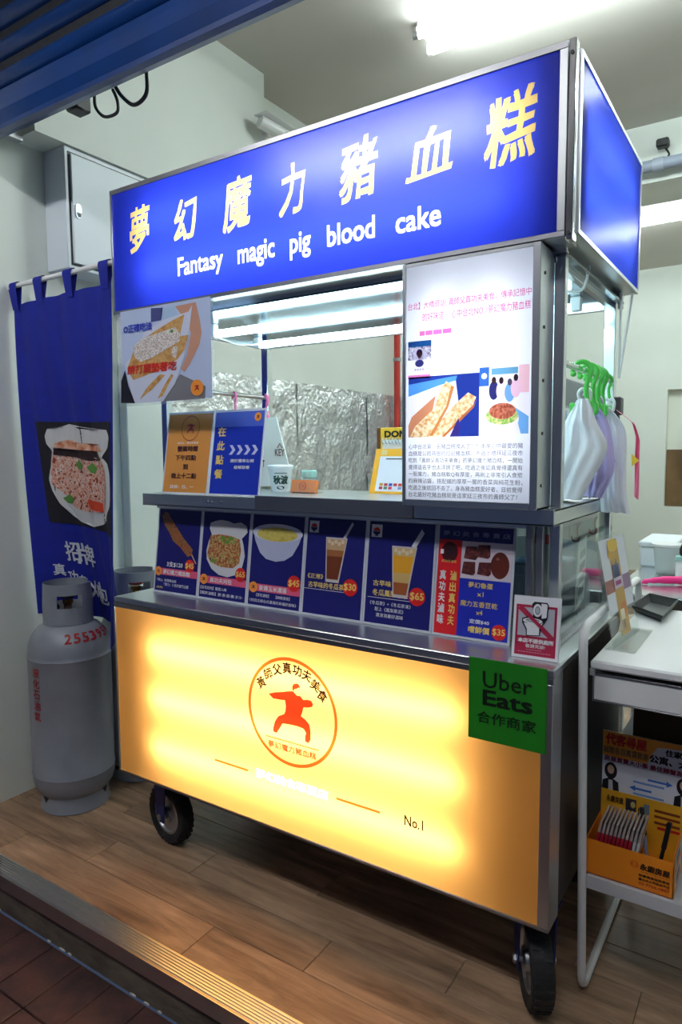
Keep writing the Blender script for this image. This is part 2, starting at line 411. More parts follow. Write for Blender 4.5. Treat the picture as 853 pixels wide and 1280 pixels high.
class Art:
    """flat print on a plane: every (part, material) becomes one child mesh of the thing"""
    def __init__(s, parent, O, U, V, N=None, gap=0.0006, mapf=None):
        s.parent = parent; s.O = Vector(O); s.U = Vector(U); s.V = Vector(V); s.N = Vector(N) if N is not None else s.U.cross(s.V).normalized()
        s.gap = gap; s.d = {}; s.mapf = mapf; s.flat = None
    def p(s, u, v, l):
        if s.mapf: return s.mapf(u, v, l)
        return s.O + s.U * u + s.V * v + s.N * (s.gap * l)
    def mb(s, part, mat): return s.d.setdefault((part, mat.name), (MB(), mat))[0]
    def poly(s, part, mat, pts, l=1):
        if s.flat is not None: s.flat.append((l, part, mat, list(pts))); return
        s.mb(part, mat).add([s.p(u, v, l) for u, v in pts], [tuple(range(len(pts)))])
    def rect(s, part, mat, u0_, v0_, u1_, v1_, l=1, n=1):
        for i in range(n):
            a = u0_ + (u1_ - u0_) * i / n; b = u0_ + (u1_ - u0_) * (i + 1) / n
            s.poly(part, mat, [(a, v0_), (b, v0_), (b, v1_), (a, v1_)], l)
    def ell(s, part, mat, cu, cv, ru, rv, l=1, n=26, a0=0, a1=2 * pi):
        full = abs(a1 - a0 - 2 * pi) < 1e-6
        s.poly(part, mat, [(cu + ru * cos(a0 + (a1 - a0) * i / n), cv + rv * sin(a0 + (a1 - a0) * i / n)) for i in range(n if full else n + 1)], l)
    def ring(s, part, mat, cu, cv, ru, rv, w_, l=1, n=40):
        m = s.mb(part, mat); V = []
        for i in range(n):
            t = 2 * pi * i / n
            V += [s.p(cu + ru * cos(t), cv + rv * sin(t), l), s.p(cu + (ru - w_) * cos(t), cv + (rv - w_) * sin(t), l)]
        m.add(V, [(2 * i, 2 * ((i + 1) % n), 2 * ((i + 1) % n) + 1, 2 * i + 1) for i in range(n)])
    def line(s, part, mat, a, b, w_, l=1):
        d = Vector((b[0] - a[0], b[1] - a[1])).normalized(); q = Vector((-d.y, d.x)) * (w_ / 2)
        s.poly(part, mat, [(a[0] - q.x, a[1] - q.y), (b[0] - q.x, b[1] - q.y), (b[0] + q.x, b[1] + q.y), (a[0] + q.x, a[1] + q.y)], l)
    def text(s, part, mat, t, box=None, at=None, h=None, align='L', l=2, bold=0.0, res=2, shear=0.0, rot=0.0):
        """box=(u0,v0,u1,v1) stretches the words into the box; at+h writes them at a height of the character cell"""
        if box: V, Fs = fit_glyphs(t, bold, box, res, shear)
        else:
            V, Fs = glyphs(t, bold, res)
            if not V: return
            a0 = min(p[0] for p in V); a1 = max(p[0] for p in V)
            k = h; sh = {'L': a0, 'C': (a0 + a1) / 2, 'R': a1}[align]
            c_, s_ = cos(rot), sin(rot)
            V = [(at[0] + k * (c_ * (x - sh) - s_ * y), at[1] + k * (s_ * (x - sh) + c_ * y)) for x, y in V]
        n4 = max(1, len(V) // 4) if bold else 1      # the shifted copies of a heavy letter lie a hair apart
        s.mb(part, mat).add([s.p(u, v, l + (.15 * (i // n4) if bold else 0)) for i, (u, v) in enumerate(V)], Fs)
    def column(s, part, mat, t, u, v, h, pitch, l=2, bold=0.0):
        """a vertical line of characters, first character's foot at (u, v)"""
        for i, ch in enumerate(t): s.text(part, mat, ch, box=(u, v - i * pitch, u + h, v - i * pitch + h), l=l, bold=bold)
    def cut(s):
        """printed picture: keep only the uppermost colour at every place, all in one plane"""
        P = []; FF = []; info = []
        for (l, part, mat, pts) in s.flat:
            k0 = len(P); P += [Vector(p) for p in pts]; q = ccw(P, [tuple(range(k0, k0 + len(pts)))])
            if q: FF += q; info.append((l, len(info), part, mat))
        rv_, _, rf_, _, _, ro_ = delaunay_2d_cdt(P, [], FF, 0, 1e-7, True); s.flat = None
        for f, o_ in zip(rf_, ro_):
            if not o_: continue
            _, _, part, mat = max((info[i] for i in o_), key=lambda e: (e[0], e[1]))
            s.poly(part, mat, [tuple(rv_[i]) for i in f], 1)
    def done(s):
        if s.flat is not None: s.cut()
        for (part, _), (m, mat) in s.d.items(): obj(part, m, mat, s.parent, smooth=False, recalc=False)
        s.d = {}
# ================================================================== the room
ZC = 3.38
XL, XR, YB = -0.65, 3.3, 6.9
fl = struct('floor', MB().box(XL, XR, -0.27, YB, -0.13, -0.006), pm('floor_base', srgb(60, 50, 42), 0.8), label='grey brown vinyl plank shop floor raised one step', cat='floor')
VINYL = wood_floor()
PW, PL = 0.138, 0.92
pmesh = None; k = 0
for j in range(13):
    y0 = -0.27 + j * PW + 0.0
    x = XL + (0.30, 0.62, 0.05, 0.47)[j % 4] - PL
    while x < 2.35:
        a = max(x, XL); b = min(x + PL, 2.6)
        if b - a > 0.05:
            full = abs(b - a - PL) < 1e-6
            if full and pmesh is not None:
                o = bpy.data.objects.new('plank', pmesh); COL.objects.link(o); o.parent = fl
            else:
                m = MB().box(-(b - a) / 2 + .0008, (b - a) / 2 - .0008, -PW / 2 + .0008, PW / 2 - .0008, -0.006, 0, 0.0012)
                me = mesh_of('plank', m, VINYL, (0, 0, 0), False)
                if full: pmesh = me
                o = bpy.data.objects.new('plank', me); COL.objects.link(o); o.parent = fl
            o.location = Vector(((a + b) / 2, y0 + PW / 2, 0)) - OFF[fl]
        x += PL
struct('floor_far', MB().box(XL, XR, -0.27 + 13 * PW, YB, -0.006, -0.001), VINYL, fl)
# aluminium step nosing with ridges, riser, pavement
m = MB().box(XL, XR, -0.335, -0.268, -0.004, 0.002).box(XL, XR, -0.338, -0.333, -0.045, 0.002)
for i in range(7): m.box(XL, XR, -0.3285 + i * 0.0085, -0.3285 + i * 0.0085 + 0.0045, 0.002, 0.005)
struct('trim_1', m, ALU, label='ribbed aluminium nosing along the edge of the step', cat='trim')
RISER = pm('riser_stone', srgb(120, 108, 92), 0.7, var=0.45, scale=9, bump=0.2, bscale=30, stretch=(1, 1, 2))
struct('trim_2', MB().box(XL, XR, -0.33, -0.27, -0.132, -0.006), RISER, label='dark stained riser of the step below the nosing', cat='trim')
m = MB()
for (px, py) in ((8, 1132), (70, 1172), (88, 1181), (97, 1187), (172, 1240), (190, 1250), (205, 1262)):
    c = on(px, py, z=-.13); m.ball((c.x, -0.334, -.127), random.uniform(.008, .02), .003, .0035, 8, 5)
struct('trim_3', m, pm('white_mortar', srgb(200, 198, 190), .8), label='broken white mortar blobs along the foot of the riser', cat='trim')
pv = struct('pavement', MB().box(-2.5, 4, -3.2, -0.33, -0.2, -0.142), pm('pave_grout', srgb(70, 52, 44), .9), label='reddish brown tiled pavement in front of the step', cat='pavement')
TILE = pm('pave_tile', srgb(84, 54, 48), 0.5, var=0.5, scale=14, bump=0.15, bscale=80, color2=srgb(52, 36, 36))
tm = mesh_of('tile', MB().box(-.068, .068, -.0925, .0925, -0.012, 0, .002), TILE, (0, 0, 0), False)
for j in range(6):
    for i in range(16):
        o = bpy.data.objects.new('tile', tm); COL.objects.link(o); o.parent = pv
        o.location = Vector((-0.86 + i * 0.14 + .035, -0.335 - 0.095 - j * 0.19, -0.13 + random.uniform(-.001, .001))) - OFF[pv]

struct('wall_left', MB().box(XL - 0.12, XL, -0.4, YB, -0.13, ZC), WALL, label='pale greenish white wall behind the blue banner', cat='wall')
struct('wall_back', MB().box(XL, 0.755, YB - 0.02, YB + 0.1, 0, ZC).box(1.9, XR, YB - 0.02, YB + 0.1, 0, ZC).box(.755, 1.9, YB - .02, YB + .1, 0, .75).box(.755, 1.9, YB - .02, YB + .1, 2.046, ZC), WALL, label='pale back wall with a recessed opening', cat='wall')
struct('wall_right', MB().box(XR, XR + 0.1, -0.3, YB, -0.13, ZC), WALL, label='pale side wall of the shop', cat='wall')
struct('ceiling', MB().box(XL, XR, -0.15, YB, ZC, ZC + 0.1), CEIL, label='greyish white painted shop ceiling', cat='ceiling')
struct('ceiling_beam', MB().box(XL, XR, 3.23, 3.65, 3.03, ZC), WALL, label='pale cross beam under the ceiling behind the cart', cat='beam')
struct('wall_left_beam', MB().box(XL, -0.5, 0.11, 1.466, 2.59, ZC), WALL, label='thick pale beam along the wall above the electrical box', cat='beam')
struct('wall_front', MB().box(XL - 2, XR, -0.16, -0.06, 3.06, 4.2), pm('facade_dark', srgb(60, 62, 66), .8), label='dark facade strip above the roller shutter', cat='wall')
struct('wall_facade', MB().box(-2.6, XL - .121, -.40, -.28, -.13, 3.015), pm('facade_grey', srgb(150, 150, 148), .7, var=.1, scale=4), label='grey outer facade beside the shop opening', cat='wall')
struct('trim_4', MB().box(XL, -0.595, 0.571, 0.80, 0, 2.10, .004), WALL, label='boxed pale duct running down below the electrical box', cat='trim')
# niche in the back wall
nch = struct('window_1', MB().box(.755, 1.9, YB + .08, YB + .1, .75, 2.046), pm('niche_back', srgb(222, 226, 214), .7), label='recessed opening in the back wall with brown lower board', cat='opening')
obj('lower_board', MB().box(.757, 1.9, YB + .05, YB + .078, .752, 1.385, .003), pm('brown_board', srgb(120, 92, 58), .7, var=.2, scale=9), nch)
for (x, c, z0, z1, nm) in ((.95, (96, 72, 56), 1.08, 1.46, 'brown folder'), (1.06, (226, 230, 240), 1.10, 1.52, 'white printed notice')):
    t = tag(obj('hanging_' + nm.split()[-1], MB().box(x, x + .2, YB - .05 - (.04 if x > 1 else 0), YB - .022 - (.04 if x > 1 else 0), z0, z1, .003), ink(*c), None, False), nm + ' hung at the opening in the far wall', nm.split()[-1])
# ------------------------------------------------------------------ roller shutter above
sh = thing('roller_shutter', 'dark blue steel roller shutter raised above the shop front', 'shutter', (1.2, -0.1, 2.47))
def extrude_x(prof, x0, x1):
    k = len(prof); return MB().add([(x, y, z) for x in (x0, x1) for (y, z) in prof], [tuple(range(k)), tuple(range(k, 2 * k))[::-1]] + [(i, k + i, k + (i + 1) % k, (i + 1) % k) for i in range(k)])
SX0, SX1 = -0.64, 3.2
obj('bottom_bar', extrude_x([(-.115, 2.535), (-.10, 2.50), (-.10, 2.485), (-.075, 2.485), (-.045, 2.495), (-.045, 2.60), (-.075, 2.60), (-.085, 2.615), (-.105, 2.605), (-.11, 2.58)], SX0, SX1), SHUTTER, sh, False)
for i in range(5):
    z = 2.632 + i * 0.098
    pr_ = [(-.066 - .028 * sin(pi * t / 6), z + .064 * t / 6) for t in range(7)] + [(-.060, z + .064), (-.060, z)]
    obj('slat', extrude_x(pr_, SX0, SX1), SHUTTER, sh, True)
obj('coil', MB().box(SX0, SX1, -.062, -.05, 2.60, 3.05), pm('shutter_back', srgb(10, 14, 24), .7), sh, False)
# black driver box and cable loops hanging under the shutter
p = on(98, 136, y=0.0)
t = thing('shutter_motor_box', 'small black box hanging under the raised shutter', 'box', (p.x, 0, 2.49))
obj('housing', MB().box(p.x - .03, p.x + .03, -.03, .03, 2.50, 2.56, .006), BLACK, t); obj('bracket', MB().box(p.x - .01, p.x + .02, -.05, .0, 2.55, 2.6, .002), DARKSTEEL, t)
pts = [on(118, 118, y=0), on(120, 135, y=0), on(131, 146, y=0), on(146, 141, y=0), on(147, 127, y=0), on(141, 112, y=0)]
tag(obj('cable_loop', MB().tube(smooth_path([pts[0] + Vector((0, 0, .06))] + pts), .005, 8), BLACK), 'short black cable loop hanging below the shutter', 'cable')
pts = [on(143, 106, y=0), on(152, 120, y=0), on(166, 131, y=0), on(178, 125, y=0), on(184, 112, y=0), on(183, 88, y=0)]
tag(obj('cable_loop', MB().tube(smooth_path(pts), .006, 8), BLACK), 'wider black cable loop drooping next to the short one', 'cable')
tag(obj('shutter_bracket', MB().box(-.62, -.5, -.04, .09, 2.595, 2.612, .002).box(-.59, -.56, .02, .1, 2.56, 2.6, .002), DARKSTEEL), 'dark steel shutter bracket at the corner above the banner', 'bracket')

# ------------------------------------------------------------------ ceiling lights
def fixture(x0, x1, y, z, label, nt=2, ZC=ZC, em=None):
    t = thing('fluorescent_fixture', label, 'ceiling light', ((x0 + x1) / 2, y, z), 'ceiling fluorescent fixtures')
    obj('housing', MB().box(x0 - .02, x1 + .02, y - .06, y + .06, ZC - .045, ZC, .004), WHITE, t)
    for s in ((-.075, .075) if nt == 2 else (0,)):
        tb = obj('tube', MB().cyl((x0, y + s, z), (x1, y + s, z), .014, n=12), em or emit('room_tube', TUBE_COL, ROOM_TUBE), t)
        for xx in (x0, x1):
            sg = -1 if xx == x0 else 1
            obj('end_cap', MB().cyl((xx, y + s, z), (xx + sg * .025, y + s, z), .016, n=12).box(xx + sg * .005, xx + sg * .03, y + s - .012, y + s + .012, z - .01, ZC - .04, .003), WHITE, tb)
    return t
fixture(.40, 1.62, 1.575, 3.30, 'bright twin tube ceiling light above the blue sign corner')
fixture(-.1, 1.12, 4.95, 3.32, 'bright ceiling light behind the cross beam beside the side sign')
fixture(1.9, 3.1, 2.4, 3.30, 'added unseen twin tube ceiling light over the work table')  # out of view, added for more room light on the floor
fixture(1.7, 2.9, 5.2, 3.32, 'added unseen twin tube ceiling light at the back of the shop')  # likewise an added lamp out of view, extra room light

# covered arcade over the pavement with its own lamps
struct('ceiling_arcade', MB().box(-2.6, 4.2, -4.2, -0.165, 3.02, 3.12), CEIL, label='plain arcade ceiling over the pavement', cat='ceiling')
for x0, lab in ((-.5, 'arcade lamp over the pavement before the gas cylinders'), (1.3, 'arcade lamp over the pavement before the cart')):
    fixture(x0, x0 + 1.2, -1.55, 2.93, lab, 2, 3.02, emit('arcade_tube', (.94, .97, 1.0), ARCADE_TUBE))
# grey water pipe in front of the beam, small black camera, white camera, red pipe
t = thing('water_pipe', 'grey plastic pipe running level below the ceiling at the back', 'pipe', (1.8, 3.15, 3.06))
obj('pipe_run', MB().cyl((.2, 3.15, 3.10), (XR, 3.15, 3.10), .034, n=18), pm('pvc_grey', srgb(150, 160, 178), .4), t)
obj('coupling', MB().cyl((1.15, 3.15, 3.10), (1.21, 3.15, 3.10), .04, n=18), pm('pvc_grey2', srgb(165, 175, 190), .4), t)
p = on(830, 187, y=3.2)
t = thing('mini_camera', 'tiny black camera on a stalk above the grey pipe', 'camera', (p.x, 3.2, p.z - .03))
obj('head', MB().box(p.x - .035, p.x + .035, 3.14, 3.2, p.z, p.z + .05, .008), BLACK, t); obj('stalk', MB().tube(smooth_path([(p.x, 3.2, p.z + .02), (p.x + .03, 3.21, p.z - .03), (p.x + .0, 3.225, p.z - .055)]), .006, 6), BLACK, t)
p = on(332, 163, x=-.45)
t = thing('security_camera', 'white bullet security camera peeking over the blue sign', 'camera', (-.5, p.y, p.z))
obj('mount', MB().cyl((-.5, p.y + .06, p.z + .03), (-.47, p.y + .06, p.z + .03), .035, n=14).tube([(-.47, p.y + .06, p.z + .03), (-.43, p.y + .05, p.z + .02), (-.41, p.y, p.z)], .014, 8), WHITE, t)
obj('body', MB().cyl((-.43, p.y - .07, p.z + .015), (-.36, p.y + .13, p.z - .03), .032, n=14), WHITE, t)
obj('lens', MB().cyl((-.36, p.y + .13, p.z - .03), (-.355, p.y + .14, p.z - .032), .024, n=14), BLACK, t)
obj('sunshield', MB().box(-.45, -.36, p.y - .09, p.y + .15, p.z + .038, p.z + .044, .002), WHITE, t)
t = thing('sprinkler_pipe', 'thin red vertical pipe on the wall behind the cart window', 'pipe', (-.592, 3.11, 0))
obj('pipe_run', MB().cyl((-.592, 3.11, 0), (-.592, 3.11, 3.03), .024, n=14), pm('pipe_red', srgb(196, 52, 40), .4), t)
obj('clamp', MB().cyl((-.592, 3.11, 2.06), (-.592, 3.11, 2.085), .03, n=14), DARKSTEEL, t)
# silver bubble foil hung on the left wall
FOIL = pm('bubble_foil', (.82, .84, .84), .34, metal=.8, var=.25, scale=40, bump=.9, bscale=38)
ft = thing('foil_insulation', 'silver bubble foil sheets covering the wall behind the cart', 'insulation sheet', (XL + .02, 2, .7))
ys = [.86, 1.2, 1.555, 1.9, 2.28, 2.74, 3.25]
for i in range(6):
    a, b = ys[i], ys[i + 1]
    def fn(u, v, a=a, b=b, i=i):
        y = a + (b - a + .012) * u; z = .7 + (1.108 + .012 * noise.noise((y * 4, i, 0))) * v
        return (XL + .014 + .012 * noise.noise((y * 7, z * 5, i)) + .006 * noise.noise((y * 22, z * 20, i)) + .004 * (i % 2), y, z)
    obj('foil_sheet', MB().grid(fn, 26, 60), FOIL, ft)

# ------------------------------------------------------------------ electrical box on the left wall
ELB = pm('panel_white', srgb(214, 222, 228), .4)
t = thing('electrical_box', 'white wall mounted electrical cabinet above the blue banner', 'electrical cabinet', (-.57, .52, 2.12))
obj('cabinet', MB().box(XL, -.512, .24, .82, 2.12, 2.588, .003), ELB, t)
d = obj('door', MB().box(-.512, -.500, .262, .80, 2.140, 2.562, .002), ELB, t)
obj('door_gap', MB().box(-.5125, -.5105, .254, .808, 2.132, 2.57), BLACK, d, False)
l = obj('latch', MB().cyl((-.5, .285, 2.36), (-.494, .285, 2.36), .013, n=14).cyl((-.5, .285, 2.33), (-.494, .285, 2.33), .013, n=14).box(-.5, -.494, .272, .298, 2.33, 2.36), pm('latch_grey', srgb(176, 184, 194), .3, metal=.4), d)
obj('latch_key', MB().box(-.4945, -.492, .280, .293, 2.322, 2.336, .001), BLACK, d)
# ================================================================== the food cart
ct = thing('food_cart', 'large stainless street food cart with glowing yellow front and blue sign', 'food cart', (0.75, 0.4, 0))
obj('body', MB().box(0.004, 1.496, .0765, .745, .285, .872, .003).box(.02, 1.48, .09, .73, .262, .285), STEEL, ct)
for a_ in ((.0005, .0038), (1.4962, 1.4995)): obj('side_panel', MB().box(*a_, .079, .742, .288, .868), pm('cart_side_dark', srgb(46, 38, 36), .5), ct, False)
obj('counter_top', MB().box(-.002, 1.502, .0, .755, .873, .8925, .003), STEEL, ct)
# glowing yellow front box: frame, tubes, printed translucent panel
FR = part_root('front_light_box', ct)
m = MB().box(0, 1.5, 0, .075, .868, .8726).box(0, 1.5, 0, .075, .270, .276).box(0, .004, 0, .075, .276, .868).box(1.496, 1.5, 0, .075, .276, .868)
obj('shell', m, STEEL, FR, False)
for a_ in ((.858, .873), (.270, .2785)): obj('frame_lip', MB().box(0, 1.5, -.003, .002, *a_, .001), DARKSTEEL, FR)
for a_ in ((0, .007), (1.474, 1.5)): obj('side_lip', MB().box(*a_, -.003, .002, .2785, .858, .001), STEEL, FR)
obj('reflector', MB().box(.004, 1.496, .072, .0745, .276, .868), pm('reflector_grey', (.35, .35, .35), .7), FR, False)
for z in (.735, .569, .400):
    obj('light_tube', MB().cyl((.17, .042, z), (1.27, .042, z), .0125, n=10), emit('yellow_box_tube', (1, 1, .97), YELLOW_TUBE), FR)
gl = fit_glyphs('夢幻美食專賣店', .045, (.622, .412, .884, .441))
rv, base, outs = cut_panel([(.005, .277), (1.496, .277), (1.496, .868), (.005, .868)], [gl])
obj('light_panel', cut_mesh(rv, base, .003), film(255, 182, 93), FR, False, False); obj('white_lettering', cut_mesh(rv, outs[0], .003), film(255, 246, 225), FR, False, False)
YN = Vector((0, -1, 0)); UX = Vector((1, 0, 0)); VZ = Vector((0, 0, 1))
A = Art(ct, (0, .003, 0), UX, VZ, YN)
KUNG = [(262, 366), (300, 358), (340, 356), (380, 352), (408, 352), (430, 378), (450, 380), (470, 405), (490, 402), (515, 408), (527, 430), (520, 446), (490, 450), (470, 448), (462, 480), (455, 500), (480, 520), (505, 550), (512, 590), (512, 640), (500, 660), (480, 650), (478, 620), (485, 600), (470, 575), (440, 562), (400, 552), (360, 545), (345, 545), (330, 570), (310, 600), (290, 590), (290, 570), (300, 530), (320, 500), (355, 487), (362, 470), (365, 440), (360, 405), (330, 402), (290, 395)]
def kpx(q): p = on(280 + q[0] / 4.739, 790 + q[1] / 4.739, y=0); return ((p.x - .758) / .16, (p.z - .640) / .16)
KUNG_U = [kpx(q) for q in KUNG]; HAIR_U = [kpx(q) for q in [(404, 345), (402, 325), (410, 309), (426, 305), (440, 310), (448, 322), (449, 335), (440, 331), (428, 338), (416, 340), (412, 350)]]
def kungfu(art, part, mat, cu, cv, r, l=2):
    art.poly(part, mat, [(cu + a * r, cv + b * r) for a, b in KUNG_U], l); art.poly(part, mat, [(cu + a * r, cv + b * r) for a, b in HAIR_U], l)
ORANGE = film(236, 112, 70); REDF = film(240, 66, 60); DARKF = film(46, 28, 12)
A.ring('logo_ring', ORANGE, .758, .640, .160, .160, .010, 2, 64)
kungfu(A, 'logo_figure', REDF, .758, .640, .16)
for ch, (px, py) in zip('黃師父真功夫美食', [(216, 308), (258, 255), (311, 228), (371, 220), (433, 235), (491, 268), (543, 328), (584, 392)]):
    q = on(280 + px / 4.739, 790 + py / 4.739, y=0); an = math.atan2(q.z - .64, q.x - .758) - pi / 2
    A.text('logo_lettering', DARKF, ch, at=(q.x + .010 * sin(an), q.z - .010 * cos(an)), h=.034, align='C', rot=an * .55, bold=.03)
A.line('logo_line', ORANGE, (.662, .551), (.855, .551), .0035, 2)
A.text('logo_lettering', ORANGE, '夢幻魔力豬血糕', box=(.672, .520, .846, .541), bold=.02)
a_, b_ = on(268, 950, y=0), on(310, 964, y=0); A.rect('dash', ORANGE, a_.x, .4215, b_.x, .4285, 2)
a_, b_ = on(420, 999, y=0), on(475, 1017, y=0); A.rect('dash', ORANGE, a_.x, .4245, b_.x, .4315, 2)
A.text('panel_lettering', DARKF, 'No.1', box=(1.124, .416, 1.178, .444), bold=.02)
A.done()

# posts, shelf, rails
def post(name, x, y, z0, z1, s=.014, mat=STEEL): return obj(name, MB().box(x - s, x + s, y - s, y + s, z0, z1, .002), mat, ct)
post('front_post', .064, .205, .8925, 1.832, .014)
post('front_post', 1.452, .165, .8925, 1.848, .013)
post('rear_post', .05, .78, .8925, 1.83, .016, POLISH)
post('rear_post', 1.445, .735, .8925, 1.83, .017, POLISH)
for (x, y) in ((1.40, .13), (1.425, .13)): post('case_post', x, y, .8925, 1.20, .0085, DARKSTEEL)
obj('mid_shelf', MB().box(.05, 1.466, .095, .56, 1.203, 1.207).box(.05, 1.466, .095, .099, 1.203, 1.243, .001).box(1.462, 1.466, .099, .56, 1.203, 1.243, .001).box(.05, .054, .099, .56, 1.203, 1.243).box(.05, 1.466, .556, .56, 1.203, 1.243).box(.05, 1.466, .1, .556, 1.238, 1.243), STEEL, ct)
obj('shelf_front_band', MB().box(.56, 1.10, .0905, .0945, 1.206, 1.2505, .0015), DARKSTEEL, ct)
obj('menu_rail', MB().box(.05, 1.40, .158, .166, 1.188, 1.203, .001), STEEL, ct)
for (x, z) in ((.36, 1.224), (.376, 1.224), (.42, 1.224)): obj('screw', MB().cyl((x, .0945, z), (x, .0915, z), .004, n=8), POLISH, ct)
obj('knob', MB().cyl((1.44, .17, 1.243), (1.44, .17, 1.262), .007, n=10).cyl((1.44, .17, 1.262), (1.44, .17, 1.268), .010, n=10), POLISH, ct)
obj('shade_skirt', MB().box(.02, 1.48, .715, .72, .02, .268), pm('cart_side_dark', (0, 0, 0)), ct, False)  # added unseen panel, blocks room light to keep the floor below the cart dark
# glass of the display case
obj('side_glass', MB().box(1.448, 1.453, .185, .715, .905, 1.198), GLASS, ct, False)
obj('glass_edge', MB().box(1.4455, 1.4555, .36, .372, .905, 1.198), ACRYL, ct, False)
for a_ in ((.18, .72, .893, .908), (.18, .56, 1.19, 1.203)): obj('glass_channel', MB().box(1.442, 1.459, *a_, .001), DARKSTEEL, ct)
obj('front_glass', MB().box(.05, 1.43, .172, .176, .893, 1.198), GLASS, ct, False)
obj('rear_panel', MB().box(.05, 1.44, .70, .704, .893, 1.10), STEEL, ct, False)
obj('side_rail', MB().cyl((1.452, .165, 1.592), (1.452, .77, 1.592), .008, n=12), POLISH, ct)
obj('side_rail', MB().cyl((.05, .19, 1.612), (.05, .79, 1.612), .008, n=12), STEEL, ct)
# roof
obj('roof_sheet', MB().box(.02, 1.47, .14, .79, 1.830, 1.836), steel_mat('roof_stainless', (.30, .36, .40), .13, .02, (3, 3, 3), .06), ct, False)
obj('roof_rim', MB().box(.02, 1.47, .775, .79, 1.815, 1.90, .002).box(1.425, 1.445, .15, .775, 1.818, 1.86, .002).box(.02, .035, .14, .775, 1.818, 1.90, .002).box(.02, 1.47, .135, .15, 1.836, 1.87), STEEL, ct)
obj('roof_top', MB().box(.02, 1.42, .15, .785, 2.19, 2.20), STEEL, ct, False)
obj('roof_back', MB().box(.02, 1.42, .78, .79, 1.90, 2.2), STEEL, ct, False)
obj('roof_side', MB().box(.0, .01, .15, .785, 1.84, 2.2), STEEL, ct, False)
for (y, z, x0, x1) in ((.30, 1.795, .22, 1.36), (.60, 1.800, .17, 1.36)):
    o = obj('roof_tube', MB().cyl((x0, y, z), (x1, y, z), .013, n=12), emit('cart_tube', (.60, .92, 1.0), CART_TUBE), ct)
    for a_ in ((x0 - .03, x0), (x1, x1 + .03)): obj('tube_holder', MB().box(*a_, y - .012, y + .012, z - .012, 1.83, .003), WHITE, o)
obj('tube_wire', MB().tube(smooth_path([(.19, .30, 1.80), (.2, .36, 1.785), (.19, .46, 1.78), (.17, .58, 1.80)]), .003, 6), WHITE, ct)
obj('lamp_wire', MB().tube(smooth_path([(1.37, .34, 1.80), (1.42, .36, 1.795), (1.455, .36, 1.80), (1.47, .35, 1.852)]), .004, 6), WHITE, ct)
# ---- blue front sign: tubes behind a panel whose letters are cut out and filled with lighter film
SG = part_root('front_sign_box', ct)
SY = .05
obj('shell', MB().box(-.01, 1.49, SY, .145, 2.243, 2.249).box(-.01, 1.49, SY, .145, 1.845, 1.851).box(-.01, -.006, SY, .145, 1.851, 2.243).box(1.486, 1.49, SY, .145, 1.851, 2.243), STEEL, SG, False)
for a_ in ((2.234, 2.249), (1.845, 1.857)): obj('frame_lip', MB().box(-.01, 1.49, SY - .003, SY + .002, *a_, .001), DARKSTEEL, SG)
for a_ in ((-.01, -.002), (1.472, 1.49)): obj('side_lip', MB().box(*a_, SY - .003, SY + .002, 1.857, 2.234, .001), STEEL, SG)
obj('reflector', MB().box(-.006, 1.486, .141, .144, 1.851, 2.243), WHITEIN, SG, False)
for z in (2.128, 1.965):
    obj('light_tube', MB().cyl((.13, .105, z), (1.36, .105, z), .0125, n=10), emit('blue_box_tube', (.95, .98, 1), BLUE_TUBE), SG)
def brush(V, seed):
    return [(x + .0045 * noise.noise((x * 40, y * 40, seed)), y + .0045 * noise.noise((x * 40 + 9, y * 40, seed))) for x, y in V]
groups = []; kinds = []
TITLE = [('夢', .128, 2.105, .100, .140), ('幻', .335, 2.098, .100, .125), ('魔', .546, 2.102, .114, .150), ('力', .748, 2.100, .092, .135), ('豬', .960, 2.105, .118, .150), ('血', .1161e1, 2.098, .122, .112), ('糕', 1.363, 2.104, .124, .152)]
def add_gl(V, Fs, kd): groups.append((V, Fs)); kinds.append(kd)
for i, (ch, cx, cz, ww, hh) in enumerate(TITLE):
    V, Fs = fit_glyphs(ch, .024, (cx - ww / 2, cz - hh / 2, cx + ww / 2, cz + hh / 2), 3, .12)
    # brush feel: rising strokes, wavering edges
    V = [(x, z + (x - cx) * .10) for x, z in brush(V, i * 3.1)]
    add_gl(V, Fs, 1)
for word, x0, x1, z0, z1 in (('Fantasy', .297, .487, 1.913, 1.986), ('magic', .545, .683, 1.911, 1.984), ('pig', .737, .808, 1.910, 1.982), ('blood', .862, 1.010, 1.925, 1.982), ('cake', 1.070, 1.194, 1.922, 1.978)):
    V, Fs = fit_glyphs(word, .024, (x0, z0, x1, z1), 3); add_gl(V, Fs, 2)
rv, base, outs = cut_panel([(-.005, 1.852), (1.485, 1.852), (1.485, 2.242), (-.005, 2.242)], groups)
obj('sign_panel', cut_mesh(rv, base, SY + .002), film(46, 66, 208), SG, False, False)
for kd, fs in zip(kinds, outs):
    obj('title_character' if kd == 1 else 'english_word', cut_mesh(rv, fs, SY + .002), film(255, 222, 130) if kd == 1 else film(236, 242, 255), SG, False, False)
